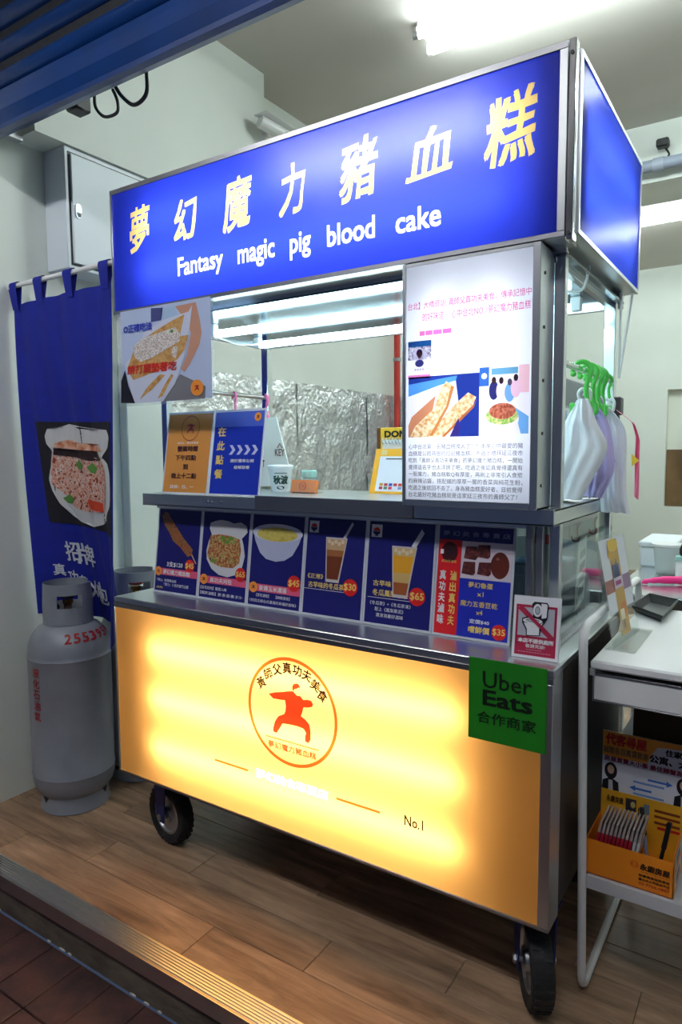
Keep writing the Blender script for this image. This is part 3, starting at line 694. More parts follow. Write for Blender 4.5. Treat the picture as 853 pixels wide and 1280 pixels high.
# ---- blue side sign
SS = part_root('side_sign_box', ct)
XS = 1.509
obj('shell', MB().box(1.428, XS, .077, .785, 2.233, 2.239).box(1.428, XS, .077, .785, 1.855, 1.861).box(1.428, XS, .077, .081, 1.861, 2.233).box(1.428, XS, .781, .785, 1.861, 2.233), STEEL, SS, False)
obj('frame_lip', MB().box(XS - .002, XS + .003, .077, .785, 2.228, 2.239, .001).box(XS - .002, XS + .003, .077, .785, 1.855, 1.866, .001).box(XS - .002, XS + .003, .777, .785, 1.866, 2.228, .001).box(XS - .002, XS + .003, .077, .088, 1.866, 2.228, .001), STEEL, SS)
obj('reflector', MB().box(1.428, 1.431, .081, .781, 1.861, 2.233), WHITEIN, SS, False)
for z in (2.12, 1.97):
    obj('light_tube', MB().cyl((1.462, .15, z), (1.462, .71, z), .0125, n=10), emit('side_box_tube', (.95, .98, 1), BLUE_TUBE * .6), SS)
obj('side_panel', MB().add([(XS, .08, 1.86), (XS, .782, 1.86), (XS, .782, 2.234), (XS, .08, 2.234)], [(0, 1, 2, 3)]), film(56, 84, 216), SS, False)
obj('corner_strip', MB().box(1.492, 1.507, .046, .074, 1.835, 2.250, .002), POLISH, ct)
for z in (1.850, 2.22): obj('screw', MB().cyl((1.499, .046, z), (1.499, .043, z), .004, n=8), BLACK, ct)
obj('hanging_strap', MB().box(1.468, 1.474, .735, .745, 1.60, 1.86).cyl((1.472, .735, 1.60), (1.5, .76, 1.855), .004, n=6), WHITE, ct)
# ---- glowing poster box
PB = part_root('poster_light_box', ct)
PX0, PX1, PZ0, PZ1 = 1.092, 1.440, 1.244, 1.843
obj('shell', MB().box(PX0, PX1, .05, .150, PZ1 - .004, PZ1).box(PX0, PX1, .05, .150, PZ0, PZ0 + .004).box(PX0, PX0 + .004, .05, .150, PZ0, PZ1).box(PX1 - .004, PX1, .05, .150, PZ0, PZ1), STEEL, PB, False)
obj('frame_lip', MB().box(PX0, PX0 + .010, .046, .052, PZ0, PZ1, .001).box(PX1 - .018, PX1, .046, .052, PZ0, PZ1, .001).box(PX0 + .01, PX1 - .018, .046, .052, PZ0, PZ0 + .016, .001).box(PX0 + .01, PX1 - .018, .046, .052, PZ1 - .008, PZ1, .001), STEEL, PB)
obj('back_plate', MB().box(PX0, PX1, .146, .150, PZ0, PZ1), WHITEIN, PB, False)
for x in (1.19, 1.33): obj('light_tube', MB().cyl((x, .11, 1.31), (x, .11, 1.78), .010, n=10), emit('poster_tube', (.93, .98, 1), POSTER_TUBE), PB)
for z in (1.30, 1.42, 1.54, 1.66, 1.78): obj('screw', MB().cyl((1.44, .075, z), (1.4425, .075, z), .004, n=8), BLACK, PB)
obj('poster_panel', MB().add([(PX0 + .003, .053, PZ0 + .003), (PX1 - .003, .053, PZ0 + .003), (PX1 - .003, .053, PZ1 - .003), (PX0 + .003, .053, PZ1 - .003)], [(0, 1, 2, 3)]), film(238, 242, 255), PB, False)
A = Art(PB, (0, .053, 0), UX, VZ, YN)
PINK = film(232, 24, 156); TXT = film(26, 24, 50)
def pz(px, py): q = on(px, py, y=.052); return (q.x, q.z)
A.text('headline', PINK, '台北】大橋頭站| 黃師父真功夫美食，傳承記憶中', box=(1.106, 1.728, 1.418, 1.748), bold=0)
A.text('headline', PINK, '的好味道， 心中台北NO.1夢幻魔力豬血糕', box=(1.146, 1.700, 1.417, 1.720))
for (x0, x1) in ((1.138, 1.152), (1.154, 1.173), (1.175, 1.198), (1.200, 1.223)): A.rect('tag_badge', film(240, 120, 190), x0, 1.666, x1, 1.677)
A.rect('profile_picture', film(30, 80, 140), 1.106, 1.640, 1.170, 1.654)
for q in range(3): A.rect('profile_text', film(230, 230, 255), 1.110 + q * .007, 1.644, 1.115 + q * .007, 1.650, 2)
A.rect('profile_picture', film_noise('film_rocks', [(90, 80, 100), (230, 225, 240)], 160), 1.106, 1.608, 1.170, 1.640)
A.ell('profile_picture', film(245, 240, 250), 1.138, 1.615, .017, .022, 2); A.ell('profile_picture', film(70, 40, 70), 1.138, 1.624, .008, .010, 3); A.ell('profile_picture', film(200, 150, 150), 1.138, 1.619, .0055, .008, 4); A.ell('profile_picture', film(60, 60, 120), 1.138, 1.599, .012, .009, 3)
for q in range(4): A.rect('profile_text', film(190, 180, 200), 1.124 + q * .007, 1.581, 1.129 + q * .007, 1.587, 2)
A.rect('tag_badge', film(240, 130, 200), 1.106, 1.562, 1.168, 1.571)
A.flat = []
# left picture: blood cake sticks in paper
x0, x1, z0, z1 = 1.107, 1.296, 1.416, 1.566
W_, H_ = x1 - x0, z1 - z0
P_ = lambda *q: [(x0 + a * W_, z0 + (1 - b) * H_) for a, b in q]
A.rect('picture_ground', film(40, 60, 150), x0, z0, x1, z1)
A.poly('picture_print', film(90, 160, 235), P_((0, .12), (.7, .02), (.65, .22), (0, .38)), 2)
A.poly('picture_print', film(250, 244, 250), P_((0, .32), (.45, .16), (.68, .1), (.72, .45), (.7, .75), (.6, 1), (0, 1)), 3)
A.poly('picture_print', film(214, 140, 100), P_((.4, .32), (.05, .66), (0, .8), (0, 1), (.1, 1), (.35, .6)), 4)
A.poly('picture_print', film_noise('film_peanut', [(214, 150, 90), (240, 205, 150), (250, 232, 195)], 110), P_((.55, .1), (.63, .17), (.55, .5), (.3, 1), (.02, 1), (.1, .82), (.36, .55), (.48, .2)), 5)
A.poly('picture_print', film_noise('film_peanut', [], 1), P_((.85, .3), (.96, .38), (.92, .5), (.75, .7), (.5, 1), (.3, 1), (.55, .62), (.7, .45)), 6)
A.poly('picture_print', film(206, 130, 70), P_((.62, .17), (.66, .2), (.58, .52), (.36, .98), (.31, .98), (.55, .5)), 6)
A.poly('picture_print', film(196, 110, 60), P_((.94, .48), (.97, .4), (.93, .54), (.76, .74), (.53, 1), (.49, 1), (.74, .7)), 7)
A.poly('picture_print', film(60, 50, 130), P_((.72, .7), (.6, 1), (.72, 1), (.75, .85)), 7)
# right picture: stall front and bun
x0, x1 = 1.296, 1.416; z0, z1 = 1.420, 1.577; W_, H_ = x1 - x0, z1 - z0
A.rect('picture_ground', film(250, 244, 246), x0, z0, x1, z1)
A.rect('picture_print', film(60, 110, 190), x0, z0 + H_ * .72, x0 + W_ * .2, z1, 2); A.ell('picture_print', film(250, 250, 250), x0 + W_ * .1, z0 + H_ * .87, .007, .007, 3)
A.rect('picture_print', film(110, 170, 200), x0 + W_ * .25, z0 + H_ * .88, x0 + W_ * .78, z1 - .004, 2)
A.rect('picture_print', film(250, 200, 205), x0 + W_ * .8, z0 + H_ * .6, x1, z1, 2); A.poly('picture_print', film(120, 180, 230), P_((.7, .6), (1, .75), (1, 1), (.85, 1)), 2)
for (u, c, c2, hgt) in ((.30, (50, 50, 110), (60, 40, 40), .80), (.45, (245, 215, 225), (60, 35, 45), .79), (.62, (120, 170, 215), (80, 70, 90), .76), (.74, (245, 200, 215), (50, 35, 40), .82)):
    A.ell('picture_print', film(*c), x0 + u * W_, z0 + H_ * (hgt - .15), .012, .022, 4); A.ell('picture_print', film(*c2), x0 + u * W_, z0 + H_ * hgt, .0055, .008, 5)
A.ell('picture_print', film(252, 240, 225), x0 + W_ * .48, z0 + H_ * .22, W_ * .33, H_ * .2, 5); A.ell('picture_print', film_noise('film_lettuce', [(110, 180, 60), (230, 220, 150)], 200), x0 + W_ * .47, z0 + H_ * .27, W_ * .33, H_ * .13, 6)
A.ell('picture_print', film_noise('film_meat', [(150, 70, 50), (220, 130, 100)], 150), x0 + W_ * .48, z0 + H_ * .34, W_ * .27, H_ * .12, 7)
A.cut()
LINES = ['心中台北第一名豬血糕換人了！！本來心中最愛的豬', '血糕是公館商圈的拉記豬血糕，不過上禮拜延三夜市', '吃到「黃師父真功夫美食」的夢幻魔力豬血糕，一開始', '覺得這名字也太浮誇了吧，吃過之後認真覺得還真有', '一股魔力，豬血糕軟Q有厚度，再刷上非常引人食慾', '的麻辣沾醬，搭配鋪的厚厚一層的香菜與純花生粉，', '吃過之後就回不去了，身為豬血糕愛好者，目前覺得', '台北最好吃豬血糕就是這家延三夜市的黃師父了！']
for i, s in enumerate(LINES):
    z = 1.399 - i * .0172
    A.text('article_lettering', TXT if i > 1 else film(86, 72, 110), s, box=(1.108, z - .0128, 1.404 if i < 7 else 1.392, z))  # top rows in paler ink: washing out by the box glow put into colour
A.done()

# ---- casters
def caster(cx, cy, ang, R=.105, ht=.262):
    ax = Vector((cos(ang), sin(ang), 0)); fw = Vector((-sin(ang), cos(ang), 0)); up = Vector((0, 0, 1)); c = Vector((cx, cy, R))
    BLUEM = pm('caster_blue', srgb(36, 46, 110), .4, metal=.5)
    m = MB()
    for s in (-1, 1):
        O = c + ax * (s * .042)
        m.prism([O + fw * -.020 - up * .018, O + fw * .020 - up * .018, O + fw * .034 + up * .125, O - fw * .034 + up * .125], ax * (s * .004))
    T = c + up * .125
    m.add([T + ax * a + fw * b + up * h for h in (0, .006) for (a, b) in ((-.046, -.034), (.046, -.034), (.046, .034), (-.046, .034))], [(0, 1, 2, 3), (4, 5, 6, 7), (0, 1, 5, 4), (1, 2, 6, 5), (2, 3, 7, 6), (3, 0, 4, 7)])
    m.cyl(c + up * .131, Vector((cx, cy, ht)), .022, n=14)
    m.box(cx - .055, cx + .055, cy - .045, cy + .045, ht - .005, ht)
    o = obj('caster', m, BLUEM, ct)
    prof = [(R * .66, -.020), (R * .80, -.028), (R * .93, -.027), (R * .985, -.018), (R, -.007), (R, .007), (R * .985, .018), (R * .93, .027), (R * .80, .028), (R * .66, .020)]
    t = MB(); t.lathe(prof, c, 36, (fw, up, ax), caps=False)
    t.lathe([(R * .66, .020), (R * .62, 0), (R * .66, -.020)], c, 36, (fw, up, ax), caps=False)
    for k in range(30):
        th = 2 * pi * k / 30; d = fw * cos(th) + up * sin(th); q = fw * -sin(th) + up * cos(th)
        for s in (-1, 1):
            B = c + d * (R * .975) + ax * (s * .012)
            t.add([B + ax * a + q * b + d * h for h in (0, .0045) for (a, b) in ((-.010, -.004), (.010, -.002), (.010, .006), (-.010, .004))], [(4, 5, 6, 7), (0, 1, 5, 4), (1, 2, 6, 5), (2, 3, 7, 6), (3, 0, 4, 7)])
    obj('tyre', t, RUBBER, o)
    h = MB(); h.lathe([(R * .67, .014), (R * .67, .021), (R * .60, .022), (R * .52, .010), (R * .30, .006), (R * .26, .026), (R * .12, .030), (.008, .030)], c, 28, (fw, up, ax)); h.lathe([(R * .67, -.014), (R * .67, -.021), (R * .60, -.022), (R * .52, -.010), (R * .30, -.006), (R * .26, -.026), (R * .12, -.030), (.008, -.030)], c, 28, (fw, up, ax))
    h.cyl(c - ax * .052, c + ax * .052, .007, n=10); h.cyl(c - ax * .052, c - ax * .047, .012, n=6); h.cyl(c + ax * .052, c + ax * .047, .012, n=6)
    obj('wheel_rim', h, pm('rim_zinc', srgb(176, 178, 182), .35, metal=.9), o)
caster(.125, .115, radians(-99)); caster(1.437, .105, radians(210), .112); caster(.13, .66, radians(80)); caster(1.40, .68, radians(190))
# ================================================================== menu cards on the counter
CV = Vector((0, .040, .297)).normalized(); CN = UX.cross(CV)
NAVY = ink(33, 33, 104, rough=.18); PINKB = ink(214, 84, 120); YEL = ink(236, 206, 110); WHT = ink(232, 232, 236); REDI = ink(214, 32, 30); PEACH = ink(240, 150, 60)
CX = [.050, .2665, .484, .701, .919, 1.137, 1.3535]
CH = .2975
def badge(A, u, v, r, s):
    A.ell('price_badge', REDI, u, v, r, r, 4); A.text('price', YEL, s, box=(u - r * .86, v - r * .42, u + r * .86, v + r * .42), l=5, bold=.02)
def seal(A, u, v, r):
    A.ell('seal', PEACH, u, v, r, r, 4, 18); kungfu(A, 'seal', ink(120, 30, 20), u, v, r * .9, 5)
def icon(A, u, v, s):
    A.rect('bowl_icon', WHT, u, v, u + s, v + s * 1.05, 3); A.ell('bowl_icon', ink(30, 36, 90), u + s * .5, v + s * .42, s * .34, s * .3, 4, 16, pi, 2 * pi); A.ell('bowl_icon', REDI, u + s * .5, v + s * .45, s * .3, s * .32, 4, 16, 0, pi); A.rect('bowl_icon', ink(30, 36, 90), u + s * .38, v + s * .06, u + s * .62, v + s * .14, 4)
labels = ['navy menu card showing a grilled rice skewer for 45', 'navy menu card showing a filled white bun for 65', 'navy menu card showing a bowl of corn soup for 45', 'navy menu card showing brown iced tea for 30', 'navy menu card showing amber pineapple iced tea for 65', 'red and blue menu card showing braised egg and tofu for 35']
for i in range(6):
    w_ = CX[i + 1] - CX[i] - .0015; O = Vector((CX[i], .130, .8935))
    t = thing('menu_card', labels[i], 'menu card', O, 'menu cards on the cart counter')
    obj('board', MB().slab(O, UX, CV, CN, 0, 0, w_, CH, .004), pm('card_border', srgb(196, 200, 212), .3), t, False)
    A = Art(t, O, UX * w_, CV * CH, CN)
    A.rect('card_face', NAVY, .028, .022, .972, .985, 1)
    W1 = w_ / CH   # keep circles round: v radius = u radius * W1
    _b = lambda u, v, r, s: (A.ell('price_badge', REDI, u, v, r, r * W1, 4), A.text('price', YEL, s, box=(u - r * .84, v - r * .34, u + r * .84, v + r * .34), l=5, bold=.02))
    _s = lambda u, v, r: (A.ell('seal', PEACH, u, v, r, r * W1, 4, 18), A.poly('seal_figure', ink(120, 30, 20), [(u + a * r * .9, v + b * r * .9 * W1) for a, b in KUNG_U], 5))
    if i == 0:
        A.poly('skewer_picture', speckle('print_skewer', [(96, 52, 30), (160, 96, 58), (120, 70, 40), (120, 120, 50)], 90), [(.10, .90), (.16, .955), (.24, .94), (.42, .80), (.62, .66), (.84, .54), (.82, .47), (.74, .45), (.56, .55), (.38, .62), (.30, .70), (.16, .80)], 3)
        A.line('skewer_picture', ink(200, 170, 120), (.80, .50), (.93, .38), .018, 2)
        A.text('special_price', WHT, '3支$120', box=(.28, .31, .64, .375), bold=.02); _b(.80, .345, .105, '$45')
        A.rect('name_band', PINKB, .028, .21, .972, .29, 2); _s(.10, .25, .075); A.text('dish_name', WHT, '夢幻魔力豬血糕', box=(.21, .222, .82, .278), l=4, bold=.02)
        A.text('note', WHT, '「彈Q」軟糯鴨血糕', box=(.07, .13, .52, .165)); A.text('note', WHT, '「魔力」十足的獨門沾醬', box=(.24, .085, .80, .12)); A.text('note', YEL, '(微辣)', box=(.07, .045, .22, .075))
    elif i == 1:
        bun = [(.18, .86), (.28, .885), (.40, .90), (.55, .89), (.66, .87), (.80, .885), (.92, .85), (.94, .78), (.84, .71), (.88, .64), (.92, .52), (.88, .40), (.76, .31), (.60, .275), (.42, .29), (.26, .35), (.15, .45), (.13, .55), (.17, .66), (.22, .73), (.17, .80)]
        A.poly('bun_picture', ink(206, 206, 212), bun, 3)
        A.poly('filling_picture', speckle('print_bao', [(92, 46, 26), (176, 104, 60), (150, 80, 44), (208, 178, 120), (96, 130, 50)], 120), [(.20, .72), (.40, .74), (.62, .73), (.80, .70), (.84, .58), (.82, .44), (.70, .38), (.45, .38), (.24, .42), (.15, .50), (.18, .60)], 4)
        for (u, v) in ((.46, .70), (.55, .66), (.30, .44), (.62, .70)): A.ell('herb_picture', ink(96, 140, 50), u, v, .06, .022, 5, 8)
        A.rect('name_band', PINKB, .028, .185, .972, .265, 2); _s(.12, .225, .08); A.text('dish_name', WHT, '真功夫刈包', box=(.25, .197, .70, .253), l=4, bold=.02); _b(.86, .32, .105, '$65')
        A.text('note', WHT, '【五花焢肉】酸菜入味', box=(.06, .115, .60, .15)); A.text('note', WHT, '【獨家滷製】肥·香·甜·嫩·多汁·', box=(.06, .055, .93, .09))
    elif i == 2:
        A.poly('bowl_picture', ink(178, 184, 214), [(.05, .80), (.10, .70), (.20, .58), (.32, .52), (.50, .50), (.66, .52), (.80, .58), (.90, .70), (.95, .80)], 3)
        A.ell('bowl_rim_picture', ink(206, 210, 230), .50, .80, .46, .095, 4, 30); A.ell('soup_picture', speckle('print_soup', [(176, 156, 60), (206, 190, 100), (190, 176, 84)], 60), .50, .785, .37, .075, 5, 30)
        A.rect('name_band', PINKB, .028, .17, .972, .25, 2); _s(.12, .21, .08); A.text('dish_name', WHT, '家傳玉米濃湯', box=(.23, .182, .74, .238), l=4, bold=.02); _b(.86, .295, .115, '$45')
        A.text('note', WHT, '【蔥花濃郁】', box=(.18, .115, .42, .148)); A.text('note', WHT, '【綿綢濃香】', box=(.55, .115, .80, .148)); A.text('note', WHT, '《找回主婦台式濃湯的幸福好滋味》', box=(.06, .055, .92, .088))
    elif i in (3, 4):
        icon_u = .06; A.rect('bowl_icon', WHT, .06, .835, .22, .955, 3); A.ell('bowl_icon', ink(30, 36, 90), .14, .89, .055, .035, 4, 14, pi, 2 * pi); A.ell('bowl_icon', REDI, .14, .893, .05, .035, 4, 14, 0, pi); A.rect('bowl_icon', ink(30, 36, 90), .12, .845, .16, .855, 4)
        if i == 3: tu0, tu1, tv, bu0, bu1, bv = .35, .70, .80, .385, .60, .385; cols = [((196, 160, 120), .70), ((150, 92, 50), .55), ((108, 50, 26), 0)]
        else: tu0, tu1, tv, bu0, bu1, bv = .38, .74, .765, .43, .64, .315; cols = [((206, 176, 120), .80), ((222, 160, 40), .45), ((206, 172, 110), .25), ((150, 80, 40), 0)]
        A.poly('glass_picture', ink(196, 190, 190), [(tu0, tv), (tu1, tv), (bu1, bv - .03), (bu0, bv - .03)], 3)
        prev = .96
        for c, s in cols:
            a0 = tu0 + (bu0 - tu0) * (1 - prev) + .015; a1 = tu1 + (bu1 - tu1) * (1 - prev) - .015; b0 = tu0 + (bu0 - tu0) * (1 - s) + .015; b1 = tu1 + (bu1 - tu1) * (1 - s) - .015
            A.poly('tea_picture', ink(*c), [(a0, bv + (tv - bv) * prev), (a1, bv + (tv - bv) * prev), (b1, bv + (tv - bv) * s), (b0, bv + (tv - bv) * s)], 4); prev = s
        for q in range(5): A.ell('ice_picture', ink(224, 206, 176), tu0 + .06 + .055 * q, tv - .04 - .02 * (q % 2), .03, .022, 5, 6)
        A.line('straw_picture', ink(214, 214, 222), (tu1 - .06, tv - .01), (tu1 + .07, tv + .15), .035 if i == 3 else .055, 2)
        if i == 3:
            A.text('dish_name', YEL, '《正港》', box=(.08, .375, .34, .425), bold=.015); A.text('dish_name', YEL, '古早味的冬瓜茶', box=(.10, .285, .69, .345), bold=.015); _b(.79, .325, .115, '$30'); A.rect('rule', WHT, .03, .268, .69, .272, 2)
        else:
            A.text('dish_name', YEL, '古早味', box=(.13, .375, .40, .43), bold=.015); A.text('dish_name', YEL, '冬瓜鳳梨冰茶', box=(.13, .282, .66, .345), bold=.015); _b(.78, .315, .115, '$65'); A.rect('rule', WHT, .06, .262, .68, .266, 2)
            A.text('note', WHT, '《冬瓜茶》+《冬瓜茶凍》', box=(.10, .195, .70, .232)); A.text('note', WHT, '配上《鳳梨果泥》', box=(.18, .140, .60, .177)); A.text('note', WHT, '清涼消暑好滋味', box=(.20, .085, .60, .122))
    else:
        A.rect('card_face', ink(28, 42, 168), .33, .022, .972, .53, 2); A.rect('red_strip', ink(208, 26, 34), .028, .022, .33, .86, 2)
        A.text('shop_name', ink(150, 156, 196), '夢 幻 美 食 專 賣 店', box=(.08, .895, .94, .94), l=3)
        A.rect('egg_photo', ink(206, 196, 208), .335, .53, .972, .855, 2)
        for (u, v) in ((.37, .695), (.53, .715), (.35, .56), (.55, .565)): A.poly('tofu_picture', speckle('print_tofu', [(48, 16, 16), (78, 26, 24), (110, 50, 46)], 110), [(u, v + .01), (u + .02, v + .115), (u + .17, v + .12), (u + .175, v + .02), (u + .15, v)], 3)
        A.ell('egg_picture', ink(92, 34, 22), .83, .665, .115, .115, 3); A.ell('egg_picture', ink(150, 90, 70), .80, .72, .02, .012, 4, 10)
        A.ell('seal', ink(60, 10, 14), .18, .75, .11, .09, 3, 20); A.poly('seal_figure', ink(20, 20, 40), [(.18 + a * .09, .75 + b * .085) for a, b in KUNG_U], 4); A.text('seal_lettering', YEL, '真功夫滷味', box=(.08, .655, .28, .68), l=4); A.rect('seal_lettering', WHT, .06, .73, .10, .77, 4)
        A.column('slogan', WHT, '真功夫滷味', .065, .50, .085, .0985, l=3, bold=.03)
        A.column('slogan', YEL, '滷出真功夫', .205, .50, .085, .0985, l=3, bold=.03)
        for (s, a, b, v, h) in (('夢幻魯蛋', .45, .76, .455, .05), ('x1', .57, .65, .385, .04), ('魔力五香豆乾', .36, .83, .29, .05), ('x4', .57, .65, .225, .04)): A.text('dish_name', YEL, s, box=(a, v, b, v + h), l=3, bold=.01)
        A.text('price', WHT, '定價$40', box=(.49, .145, .74, .185), l=3, bold=.02); A.text('price', YEL, '嚐鮮價', box=(.48, .065, .75, .125), l=3, bold=.03); _b(.865, .098, .092, '$35')
    A.done()

# ---- two leaning notices on the shelf
def notice(x0, w_, label, kind):
    HV = Vector((0, .045, .272)).normalized(); HN = UX.cross(HV); O = Vector((x0, .112, 1.2445)); h_ = .277
    t = thing('counter_notice', label, 'notice', O)
    obj('board', MB().slab(O, UX, HV, HN, 0, 0, w_, h_, .003), pm('notice_edge', srgb(214, 220, 234), .2), t, False)
    obj('foot', MB().box(x0, x0 + w_, .092, .118, 1.2432, 1.2464, .001), ACRYL, t, False)
    A = Art(t, O, UX * w_, HV * h_, HN)
    W1 = w_ / h_
    if kind == 0:
        A.rect('notice_face', ink(214, 146, 74, rough=.2), .025, .02, .975, .975, 1)
        A.ring('seal_ring', ink(150, 60, 40), .52, .80, .20, .155, .012, 2, 30); A.poly('seal_figure', ink(150, 40, 40), [(.52 + a * .18, .80 + b * .14) for a, b in KUNG_U], 2)
        A.text('lettering', WHT, '黃師父・真功夫美食', box=(.26, .608, .72, .635))
        for s, a, b, v in (('營業時間', .27, .72, .515), ('下午四點', .24, .70, .405), ('到', .43, .54, .295), ('晚上十二點', .19, .74, .185)): A.text('lettering', ink(66, 30, 36), s, box=(a, v, b, v + .07), bold=.035)
        A.text('lettering', WHT, '店休：日、一', box=(.18, .065, .70, .11), bold=.015)
    else:
        A.rect('notice_face', ink(34, 56, 178, rough=.2), .025, .02, .975, .80, 1); A.rect('notice_face', ink(78, 104, 206, rough=.2), .025, .80, .975, .975, 1)
        A.ell('seal', PEACH, .86, .905, .065, .05, 3, 18); A.poly('seal_figure', ink(120, 30, 20), [(.86 + a * .055, .905 + b * .042) for a, b in KUNG_U], 4)
        for q, ch in enumerate('在此點餐'): A.text('heading', YEL, ch, box=(.10, .69 - q * .165, .26, .80 - q * .165), bold=.03)
        for q in range(4):
            u = .36 + q * .145; A.poly('arrow', ink(206, 210, 246), [(u, .585), (u + .06, .585), (u + .12, .53), (u + .06, .475), (u, .475), (u + .06, .53)], 3)
        A.text('lettering', WHT, '請於攤車右側', box=(.40, .385, .85, .425), bold=.02); A.text('lettering', WHT, '結帳取餐', box=(.48, .31, .78, .35), bold=.02)
    A.done()
notice(.128, .212, 'orange opening hours notice leaning on the cart shelf', 0)
notice(.344, .215, 'blue order here notice with arrows leaning on the cart shelf', 1)

# ---- sheet hung below the sign at the window
O = Vector((.022, .040, 1.543))
t = thing('hanging_sheet', 'laminated how to eat photo sheet hanging under the sign', 'printed sheet', O)
obj('sleeve', MB().box(.018, .452, .0405, .0415, 1.538, 1.853), SLEEVE, t, False)
def hs(px, py): q = on(140 + px / 6.56, 370 + py / 6.56, y=.04); return (q.x, min(q.z, 1.849))
A = Art(t, (0, .040, 0), UX, VZ, YN)
Q = lambda *pts: [hs(*p) for p in pts]
A.rect('sheet_face', ink(186, 200, 232), .034, 1.549, .444, 1.849, 0.4)
A.poly('sheet_photo', ink(70, 76, 130), Q((320, 100), (420, 95), (405, 200), (320, 215)), 1); A.poly('sheet_photo', ink(170, 196, 226), Q((410, 100), (520, 80), (545, 160), (405, 200)), 1)
A.poly('sheet_photo', ink(120, 120, 128), Q((560, 640), (770, 740), (765, 840), (420, 865)), 1)
A.poly('hand_picture', ink(196, 146, 124), Q((520, 85), (690, 50), (720, 180), (738, 300), (720, 400), (640, 560), (600, 620), (570, 600), (620, 480), (650, 300), (600, 190)), 2)
A.poly('paper_picture', ink(206, 212, 234), Q((630, 130), (662, 75), (640, 260), (610, 470), (520, 720), (420, 865), (190, 880), (130, 660), (110, 560), (180, 480), (270, 300), (440, 190)), 3)
A.poly('sauce_picture', speckle('print_sauce', [(176, 122, 60), (206, 164, 104), (190, 140, 80)], 30), Q((600, 150), (560, 330), (630, 320), (600, 440), (540, 520), (420, 600), (180, 690), (130, 600), (200, 400), (340, 300), (500, 200)), 4)
A.poly('sauce_picture', speckle('print_sauce', [], 1), Q((400, 640), (440, 650), (330, 770), (230, 850), (300, 740)), 4); A.poly('sauce_picture', speckle('print_sauce', [], 1), Q((490, 640), (510, 650), (420, 820), (380, 840), (430, 740)), 4)
A.poly('cake_picture', speckle('print_cake', [(150, 140, 130), (216, 206, 200), (240, 238, 240)], 260), Q((180, 420), (250, 350), (400, 300), (520, 255), (570, 310), (560, 370), (430, 450), (330, 510), (240, 540), (190, 500)), 5)
A.poly('cake_picture', speckle('print_cake', [], 1), Q((500, 420), (550, 410), (530, 510), (495, 490)), 5); A.ell('herb_picture', ink(80, 130, 50), *hs(498, 290), .007, .006, 6, 8)
A.poly('black_corner', ink(22, 20, 34), Q((112, 610), (80, 700), (80, 878), (195, 880), (140, 740)), 4)
c_ = hs(703, 752); A.ell('seal', PEACH, c_[0], c_[1], .027, .025, 5, 26); A.poly('seal_figure', ink(150, 30, 36), [(c_[0] + a * .022, c_[1] + b * .021) for a, b in KUNG_U], 6)
a_ = hs(102, 312); b_ = hs(335, 300); A.text('sheet_lettering', ink(40, 60, 180), 'O正確吃法', box=(a_[0], a_[1], b_[0], hs(102, 244)[1]), l=6, bold=.03)
a_ = hs(135, 648); b_ = hs(538, 560); A.text('sheet_lettering', ink(204, 44, 40), '請打開墊著吃', box=(a_[0], a_[1], b_[0], hs(135, 572)[1]), l=6, bold=.03, shear=.1)
A.done()

# ---- green delivery partner sheet
O = Vector((1.301, -.0055, .697)); w_, h_ = .186, .197
t = thing('delivery_sheet', 'green delivery partner sheet taped to the yellow front', 'printed sheet', O)
def curl(u, v, l): return Vector((1.301 + w_ * u, -.0055 - .006 * max(0, .35 - v) ** 1.5 - .0006 * l, .697 + h_ * v))
m = MB().grid(lambda u, v: curl(u, v, 0), 10, 12); k = len(m.v); m.grid(lambda u, v: curl(u, v, 0) + Vector((0, .0012, 0)), 10, 12)
obj('sheet', m, backed('green_sheet', srgb(44, 150, 40)), t, True, False)
A = Art(t, (0, 0, 0), UX, VZ, YN, mapf=curl)
DK = ink(16, 30, 16)
A.text('lettering', DK, 'Uber', box=(.19, .655, .82, .855), bold=.004, l=1.5); A.text('lettering', DK, 'Eats', box=(.19, .435, .83, .63), bold=.03, l=1.5); A.text('lettering', DK, '合作商家', box=(.12, .215, .88, .36), bold=.008, l=1.5)
A.done()
# ---- no toilet sign standing on the counter corner
TV = Vector((0, .018, .146)).normalized(); TU = Vector((1, .06, 0)).normalized(); TN = TU.cross(TV); O = Vector((1.384, .052, .8935))
t = thing('toilet_notice', 'white and crimson no toilet notice on the counter corner', 'notice', O)
obj('block', MB().slab(O, TU, TV, TN, 0, 0, .108, .146, .012), pm('acrylic_white', srgb(232, 234, 240), .15), t, False)
A = Art(t, O, TU * .108, TV * .146, TN)
CR = ink(170, 38, 70); GRY = ink(176, 182, 192); BK = ink(20, 20, 26)
A.rect('frame_print', CR, .06, .05, .94, .86, 1); A.rect('frame_print', GRY, .11, .36, .89, .82, 2)
A.poly('slash', CR, [(.08, .80), (.20, .84), (.93, .36), (.80, .34)], 3)
A.poly('toilet_print', BK, [(.40, .88), (.45, .92), (.72, .92), (.76, .88), (.74, .66), (.68, .58), (.62, .53), (.60, .38), (.30, .36), (.29, .46), (.20, .57), (.20, .64), (.30, .67), (.42, .67), (.44, .72)], 4)
A.poly('toilet_print', WHT, [(.60, .90), (.71, .90), (.735, .88), (.72, .68), (.62, .66)], 5); A.ell('toilet_print', WHT, .525, .785, .095, .105, 5, 20); A.ell('toilet_print', BK, .525, .785, .055, .065, 6, 20); A.ell('toilet_print', GRY, .525, .785, .045, .055, 7, 20)
A.ell('toilet_print', WHT, .43, .61, .21, .045, 5, 20); A.ell('toilet_print', BK, .43, .615, .15, .028, 6, 20); A.ell('toilet_print', GRY, .43, .613, .14, .022, 7, 20)
A.poly('toilet_print', WHT, [(.24, .57), (.60, .57), (.66, .60), (.58, .50), (.58, .39), (.32, .375), (.315, .47)], 5)
